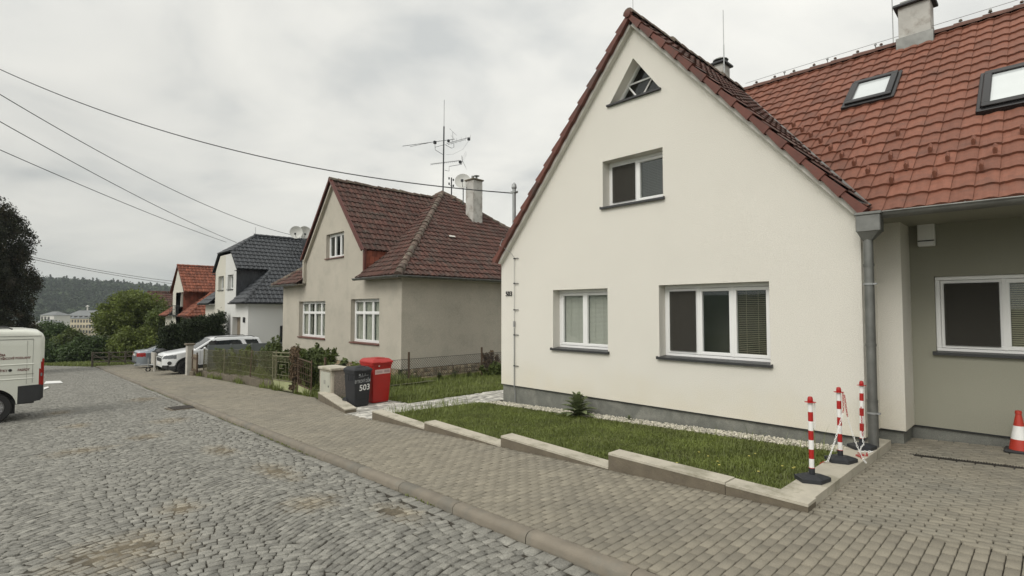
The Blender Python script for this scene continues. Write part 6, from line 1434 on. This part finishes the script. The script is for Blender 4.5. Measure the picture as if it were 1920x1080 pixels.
px_tree('young_tree', 'green young tree directly in front of the orange roofed house', 'tree', 306, 575, 650, 47, 1.7, leafm, 18000, .11, 27, 12)
px_tree('round_bush', 'small round bush between the dark tree and the broad bush', 'bush', 136, 616, 690, 50, 1.6, leafm, 17000, .12, 28, 10)
blades('verge_grass', 'rough grass verge at the end of the road', (0, 9, 46, 60, lambda x, y: y > 58.-(x-2.5)*4.4-.5), 160, lambda x, y: G(y)-.1, .15, .35, .03, origin=(4, 55, G(55)))
# clipped thuja hedge made of separate rounded shrubs grown together
def hedge():
    H = empty('thuja_hedge', (7.9, 34.6, SW(34.6)), 'dark green thuja hedge between the silver car and the white house', 'hedge'); bl_ = []; z0 = SW(34.5)
    for i in range(9):
        x = 6.5+i*.36; y = 34.9+.05*math.sin(i*2); h = 2.35+.10*i+.12*math.sin(i*2.7)
        for k in range(7): z = z0+h*(.1+.8*k/6); q = .34-.12*(k/6)**2; bl_.append((x, y, z, q, q+.12, .32))
        bl_.append((x, y, z0+h*.93, .20, .22, .16))
    leaves('foliage', hedgem, H, bl_, 60000, .055, seed=31, up=.5, shell=.6, clump=10); t = MB()
    for i in range(9): x = 6.5+i*.36; t.tube((x, 34.9, z0), (x, 34.9, z0+1.8), .05, n=5)
    t.build('stems', barkm, H)
hedge()
# garden shrubs behind the mesh fence
def shrub(label, x, y, h, rx, seed, m=shrubm, n=2600, size=.05, zb=None, stems=5, cat='shrub', name='garden_shrub', group='shrubs behind the garden fence'):
    zb = SW(y)+.08 if zb is None else zb; H = empty(name, (x, y, zb), label, cat, group); r = random.Random(seed); bs = []; t = MB()
    for i in range(stems*2):
        a = r.uniform(0, 6.28); q = rx*r.uniform(.1, .9); hh = h*r.uniform(.62, 1.05); p = (x+q*math.cos(a), y+q*math.sin(a), zb+hh)
        t.path([(x+.2*q*math.cos(a), y+.2*q*math.sin(a), zb), (x+.7*q*math.cos(a), y+.7*q*math.sin(a), zb+hh*.5), p], lambda s: .009*(1-.6*s), 4); bs.append((*p, .09, .09, .12)); 
        for k in (.25, .45, .65, .85): bs.append((x+q*k**.6*math.cos(a), y+q*k**.6*math.sin(a), zb+hh*k, rx*.22, rx*.22, h*.14))
    leaves('foliage', m, H, bs, n, size, seed=seed, up=.5, shell=.15); t.build('stems', barkm, H); return H
lab = ['leafy green shrub nearest the cabinet, behind the narrow rusty panel', 'dense green shrub right behind the light green gate', 'tall shrub with an upright shoot behind the mesh fence, left of the gate', 'spreading pale green shrub in front of the grey sheet fence', 'low bramble shrub behind the middle of the mesh fence', 'low green shrub behind the mesh fence next to the timber gate', 'green shrub against the roughcast house corner', 'bushy shrub between the gate and the overgrown post', 'loose low shrub behind the left part of the mesh fence', 'green shrub behind the electricity cabinet']
for i, (x, y, h, rx, n) in enumerate([(6.75, 14.3, .8, .42, 3600), (6.95, 16.4, 1.15, .65, 4800), (7.3, 20.3, 1.45, .5, 3000), (7.9, 21.8, 1.15, 1.0, 4200), (7.2, 23.2, 1.1, .8, 3200), (7.1, 25.6, 1.05, .8, 3200), (8.3, 18.2, 1.0, .8, 4200), (6.6, 15.3, 1.05, .40, 3000), (7.0, 18.7, .95, .6, 2800), (7.0, 13.35, .70, .36, 2600)]):
    shrub(lab[i], x, y, h, rx, 60+i, n=n, m=[shrubm, leafm, shrubm, shrubm, leafyl][i % 5], size=.055)
def vine():
    H = empty('dead_vine', (6.1, 15.3, SW(15.3)), 'brown withered climbing vine around the rusty post beside the iron gate', 'plant'); bs = [(6.08+.04*math.sin(i), 15.3+.09*math.cos(i*2), SW(15.3)+.15+i*.085, .13, .20, .10) for i in range(14)]
    leaves('foliage', ivym, H, bs, 2600, .035, seed=81, shell=.4); t = MB()
    for k in range(5): t.path([V((6.05+.05*math.sin(i+k), 15.25+.11*math.cos(i*.8+k*1.3), SW(15.3)+i*.12)) for i in range(11)], .008, 4)
    t.build('stems', barkm, H)
vine()
def weed(label, x, y, h, seed, z0):
    H = empty('dry_weed', (x, y, z0), label, 'plant', 'dry weeds along the chain link fence'); t = MB(); r = random.Random(seed)
    for k in range(5):
        a = r.uniform(0, 6.28); hh = h*r.uniform(.6, 1); pts = [V((x, y, z0)), V((x+.05*math.cos(a), y+.05*math.sin(a), z0+hh*.5)), V((x+.12*math.cos(a), y+.12*math.sin(a), z0+hh))]; t.path(pts, .006, 4)
        for j in range(5): p = pts[0].lerp(pts[2], .3+.14*j); t.tube(p, p+V((r.uniform(-.08, .08), r.uniform(-.08, .08), .07)), .003, n=3)
    t.build('stems', ivym, H); leaves('foliage', shrubm, H, [(x, y, z0+h*.3, .10, .10, h*.3)], 160, .03, seed=seed, shell=.1)
for i, (x, h, l) in enumerate([(8.45, .62, 'dry weed just left of the first dark fence post'), (9.55, .40, 'short dry weed right of the first dark fence post'), (10.35, .55, 'dry branching weed midway along the chain link fence'), (10.95, .62, 'single tall dry weed stem before the second fence post'), (11.6, .35, 'short dry weed close to the second dark fence post')]): weed(l, x, 14.15, h, 90+i, SW(14)-.03)
shrub('dark withered bush at the house corner right of the second fence post', 12.9, 14.4, .80, .40, 99, m=ivym, n=2600, size=.04, zb=SW(14.4)-.03, group='dry weeds along the chain link fence')
shrub('low green leafy plants at the far end of the chain link fence', 12.3, 13.6, .45, .6, 98, m=leafm, n=2600, size=.045, zb=SW(14)-.03, group='dry weeds along the chain link fence')
def mullein(label, x, y, h, nl, seed, name='mullein_plant'):
    z = LZ(x, y); H = empty(name, (x, y, z), label, 'plant'); m = MB(); r = random.Random(seed)
    for i in range(nl):
        f = i/nl; a = i*2.4; L = h*.88*(1-.5*f)*r.uniform(.85, 1.1); z0 = z+h*.62*f+.01; el = math.radians(20+48*f); d = V((math.cos(a), math.sin(a), 0)); s = V((-math.sin(a), math.cos(a), 0)); vs = []; K = 6; w0 = L*.17
        for k in range(K+1):
            t = k/K; p = V((x, y, z0))+d*(L*t*math.cos(el))+V((0, 0, L*(math.sin(el)*t-.32*t*t))); w_ = w0*math.sin(math.pi*min(1, .12+.88*t))**.8+.001
            vs += [p-s*w_+V((0, 0, w_*.35)), p, p+s*w_+V((0, 0, w_*.35))]
        m.add(vs, [q for k in range(K) for q in ((3*k, 3*k+1, 3*k+4, 3*k+3), (3*k+1, 3*k+2, 3*k+5, 3*k+4))])
    m.build('leaves', mat('mullein_leaf', (.15, .18, .085), .8, .2, 9, rnd=.3, trans=.15) if 'mullein_leaf' not in MATS else MATS['mullein_leaf'], H, 60); t = MB(); t.tube((x, y, z), (x, y, z+h*.85), .012, .006, 6); t.build('stem', shrubm, H)
mullein('large leafy mullein rosette growing in the lawn against the grey plinth', 7.40, 5.98, .50, 44, 3)
mullein('tiny leafy weed in the pebble strip right of the mullein', 7.62, 5.05, .12, 14, 4, 'small_weed')
def flowers():
    m = MB(); r = random.Random(3)
    for i in range(11):
        x, y = r.uniform(5.6, 6.6), r.uniform(1.95, 3.3); z = LZ(x, y)+.05; m.lathe([(.0, .006), (.014, .004), (.012, 0), (0, 0)], (x, y, z), 7)
    tag(m.build('small_flowers', mat('yellow_petal', (.55, .48, .12), .7, .1), origin=(6, 2.6, 0)), 'scattered small pale yellow flowers in the lawn near the chain posts', 'flowers', kind='stuff')
flowers()

# ================================================================== OVERHEAD WIRES
def wire(label, A, B, sag, rad, s0=-.5, m=dkmetal, s1=1.):
    A = V(A); B = V(B); pts = []
    for i in range(41): s = s0+(s1-s0)*i/40; pts.append(A+(B-A)*s-V((0, 0, 4*sag*s*(1-s))))
    t = MB(); t.path(pts, rad, 5); tag(t.build('overhead_wire', m, origin=pts[-1]), label, 'wire', 'overhead wires')
A = at(0, 130, 15); wire('thick overhead cable running to the small mast on the cream house', A, MAST, .62, .013, -.35)
wire('upper thin overhead wire from the upper left to the paired satellite dishes', at(0, 177, 16), at(545, 440, 34), .55, .014, -.3)
wire('middle thin overhead wire from the upper left to the clipped gable of the white house', at(0, 228, 16), at(444, 455, 33.5), .20, .014, -.3)
wire('lowest of the thin overhead wires from the upper left to the white house', at(0, 281, 17), at(424, 454, 33.5), .12, .014, -.3)
wire('upper of two far wires running from the conifer to the orange roofed house', at(70, 484, 34), at(340, 529, 46), .15, .016, -.3)
wire('lower of two far wires running from the conifer to the orange roofed house', at(70, 488, 34), at(340, 534, 46), .12, .016, -.3)

# ================================================================== FORESTED HILL
def forest():
    r = np.random.default_rng(77); V_, Q_, C_ = [], [], []; n = 5200
    az = np.radians(r.uniform(-14, 40, n)); rad = 560+380*r.random(n)**.8; x, y = rad*np.sin(az), rad*np.cos(az); z = Hfun(x, y)
    vis = (np.degrees(az) > -1) & (np.degrees(az) < 14); keep = vis | (r.random(n) < .22); x, y, z, rad = x[keep], y[keep], z[keep], rad[keep]; n = len(x); base = 0
    for i in range(n):
        con = r.random() < .33; k = 110 if az[i] is not None else 90; h = r.uniform(11, 17) if not con else r.uniform(15, 20); R = r.uniform(4.5, 7.5) if not con else r.uniform(2.2, 3.4)
        if con: u = r.random(k)**.7; d = r.uniform(0, 2*np.pi, k); q = R*(1-u)*1.05+.2; c = np.stack([q*np.cos(d), q*np.sin(d), h*(.25+.75*u)], -1)
        else:
            d = r.normal(size=(k, 3)); d /= np.linalg.norm(d, axis=1)[:, None]; d[:, 2] = np.abs(d[:, 2])*1.1-.15; lump = 1+.22*np.sin(d[:, 0]*5+i)*np.cos(d[:, 1]*4+i*2)
            c = d*lump[:, None]*np.array([R, R, h*.5])+np.array([0, 0, h*.5])
        c = c+np.array([x[i], y[i], z[i]]); s = r.uniform(.8, 1.6, (k, 1)) if not con else r.uniform(.6, 1.1, (k, 1)); nr = r.normal(size=(k, 3)); nr[:, 2] = np.abs(nr[:, 2])+.6; nr /= np.linalg.norm(nr, axis=1)[:, None]
        a = np.cross(nr, r.normal(size=(k, 3))); a /= np.linalg.norm(a, axis=1)[:, None]; b_ = np.cross(nr, a)
        V_.append(np.stack([c-a*s, c-b_*s, c+a*s, c+b_*s], 1).reshape(-1, 3)); tone = r.random(); C_.append(np.clip((.15 if con else .5)+.4*tone+.25*(r.random(k)-.5), 0, 1.1))
    v = np.concatenate(V_); q = np.arange(len(v)).reshape(-1, 4); q = np.concatenate([q[:, [0, 1, 2]], q[:, [0, 2, 3]]]); c = np.concatenate(C_); tag(npmesh('hill_forest', v, q, np.concatenate([c, c]), forestm, origin=(-300, 600, 10)), 'dense mixed forest covering the far hill', 'forest', kind='stuff')
    # valley trees around the town buildings
    V_, C_ = [], []
    for i in range(150):
        a0 = math.radians(r.uniform(-2, 14)); rd = r.uniform(230, 440); X0, Y0 = rd*math.sin(a0), rd*math.cos(a0); Z0 = float(Hfun(np.array([X0]), np.array([Y0]))[0]); k = 150; d = r.normal(size=(k, 3)); d /= np.linalg.norm(d, axis=1)[:, None]; R = r.uniform(3, 5); h = r.uniform(5, 8); c = d*np.array([R, R, h*.5])+np.array([X0, Y0, Z0+h*.55]); s = r.uniform(.5, 1.1, (k, 1)); a = r.normal(size=(k, 3)); a /= np.linalg.norm(a, axis=1)[:, None]; b_ = np.cross(a, r.normal(size=(k, 3))); b_ /= np.linalg.norm(b_, axis=1)[:, None]
        V_.append(np.stack([c-a*s, c-b_*s, c+a*s, c+b_*s], 1).reshape(-1, 3)); C_.append(.3+.5*r.random()+.2*r.random(k))
    v = np.concatenate(V_); q = np.arange(len(v)).reshape(-1, 4); q = np.concatenate([q[:, [0, 1, 2]], q[:, [0, 2, 3]]]); c = np.concatenate(C_); tag(npmesh('valley_trees', v, q, np.concatenate([c, c]), forestm, origin=(-200, 250, -18)), 'scattered trees in the valley around the long cream building', 'forest', kind='stuff')
forest()
# ================================================================== HAZE
HAZE = True
if HAZE:
    hb = MB(); hb.box(-2750, 2750, -2750, 2750, -60, 130); ho = hb.build('haze', farland); ho['kind'] = 'stuff'; ho['label'] = 'thin grey blue haze over the whole valley'; ho['category'] = 'haze'
    hm = bpy.data.materials.new('haze'); hm.use_nodes = True; t = hm.node_tree; t.nodes.clear(); o = t.nodes.new('ShaderNodeOutputMaterial'); pv = t.nodes.new('ShaderNodeVolumePrincipled'); pv.inputs['Color'].default_value = (.72, .80, .84, 1); pv.inputs['Density'].default_value = .00030; t.links.new(pv.outputs[0], o.inputs['Volume']); ho.data.materials.clear(); ho.data.materials.append(hm)
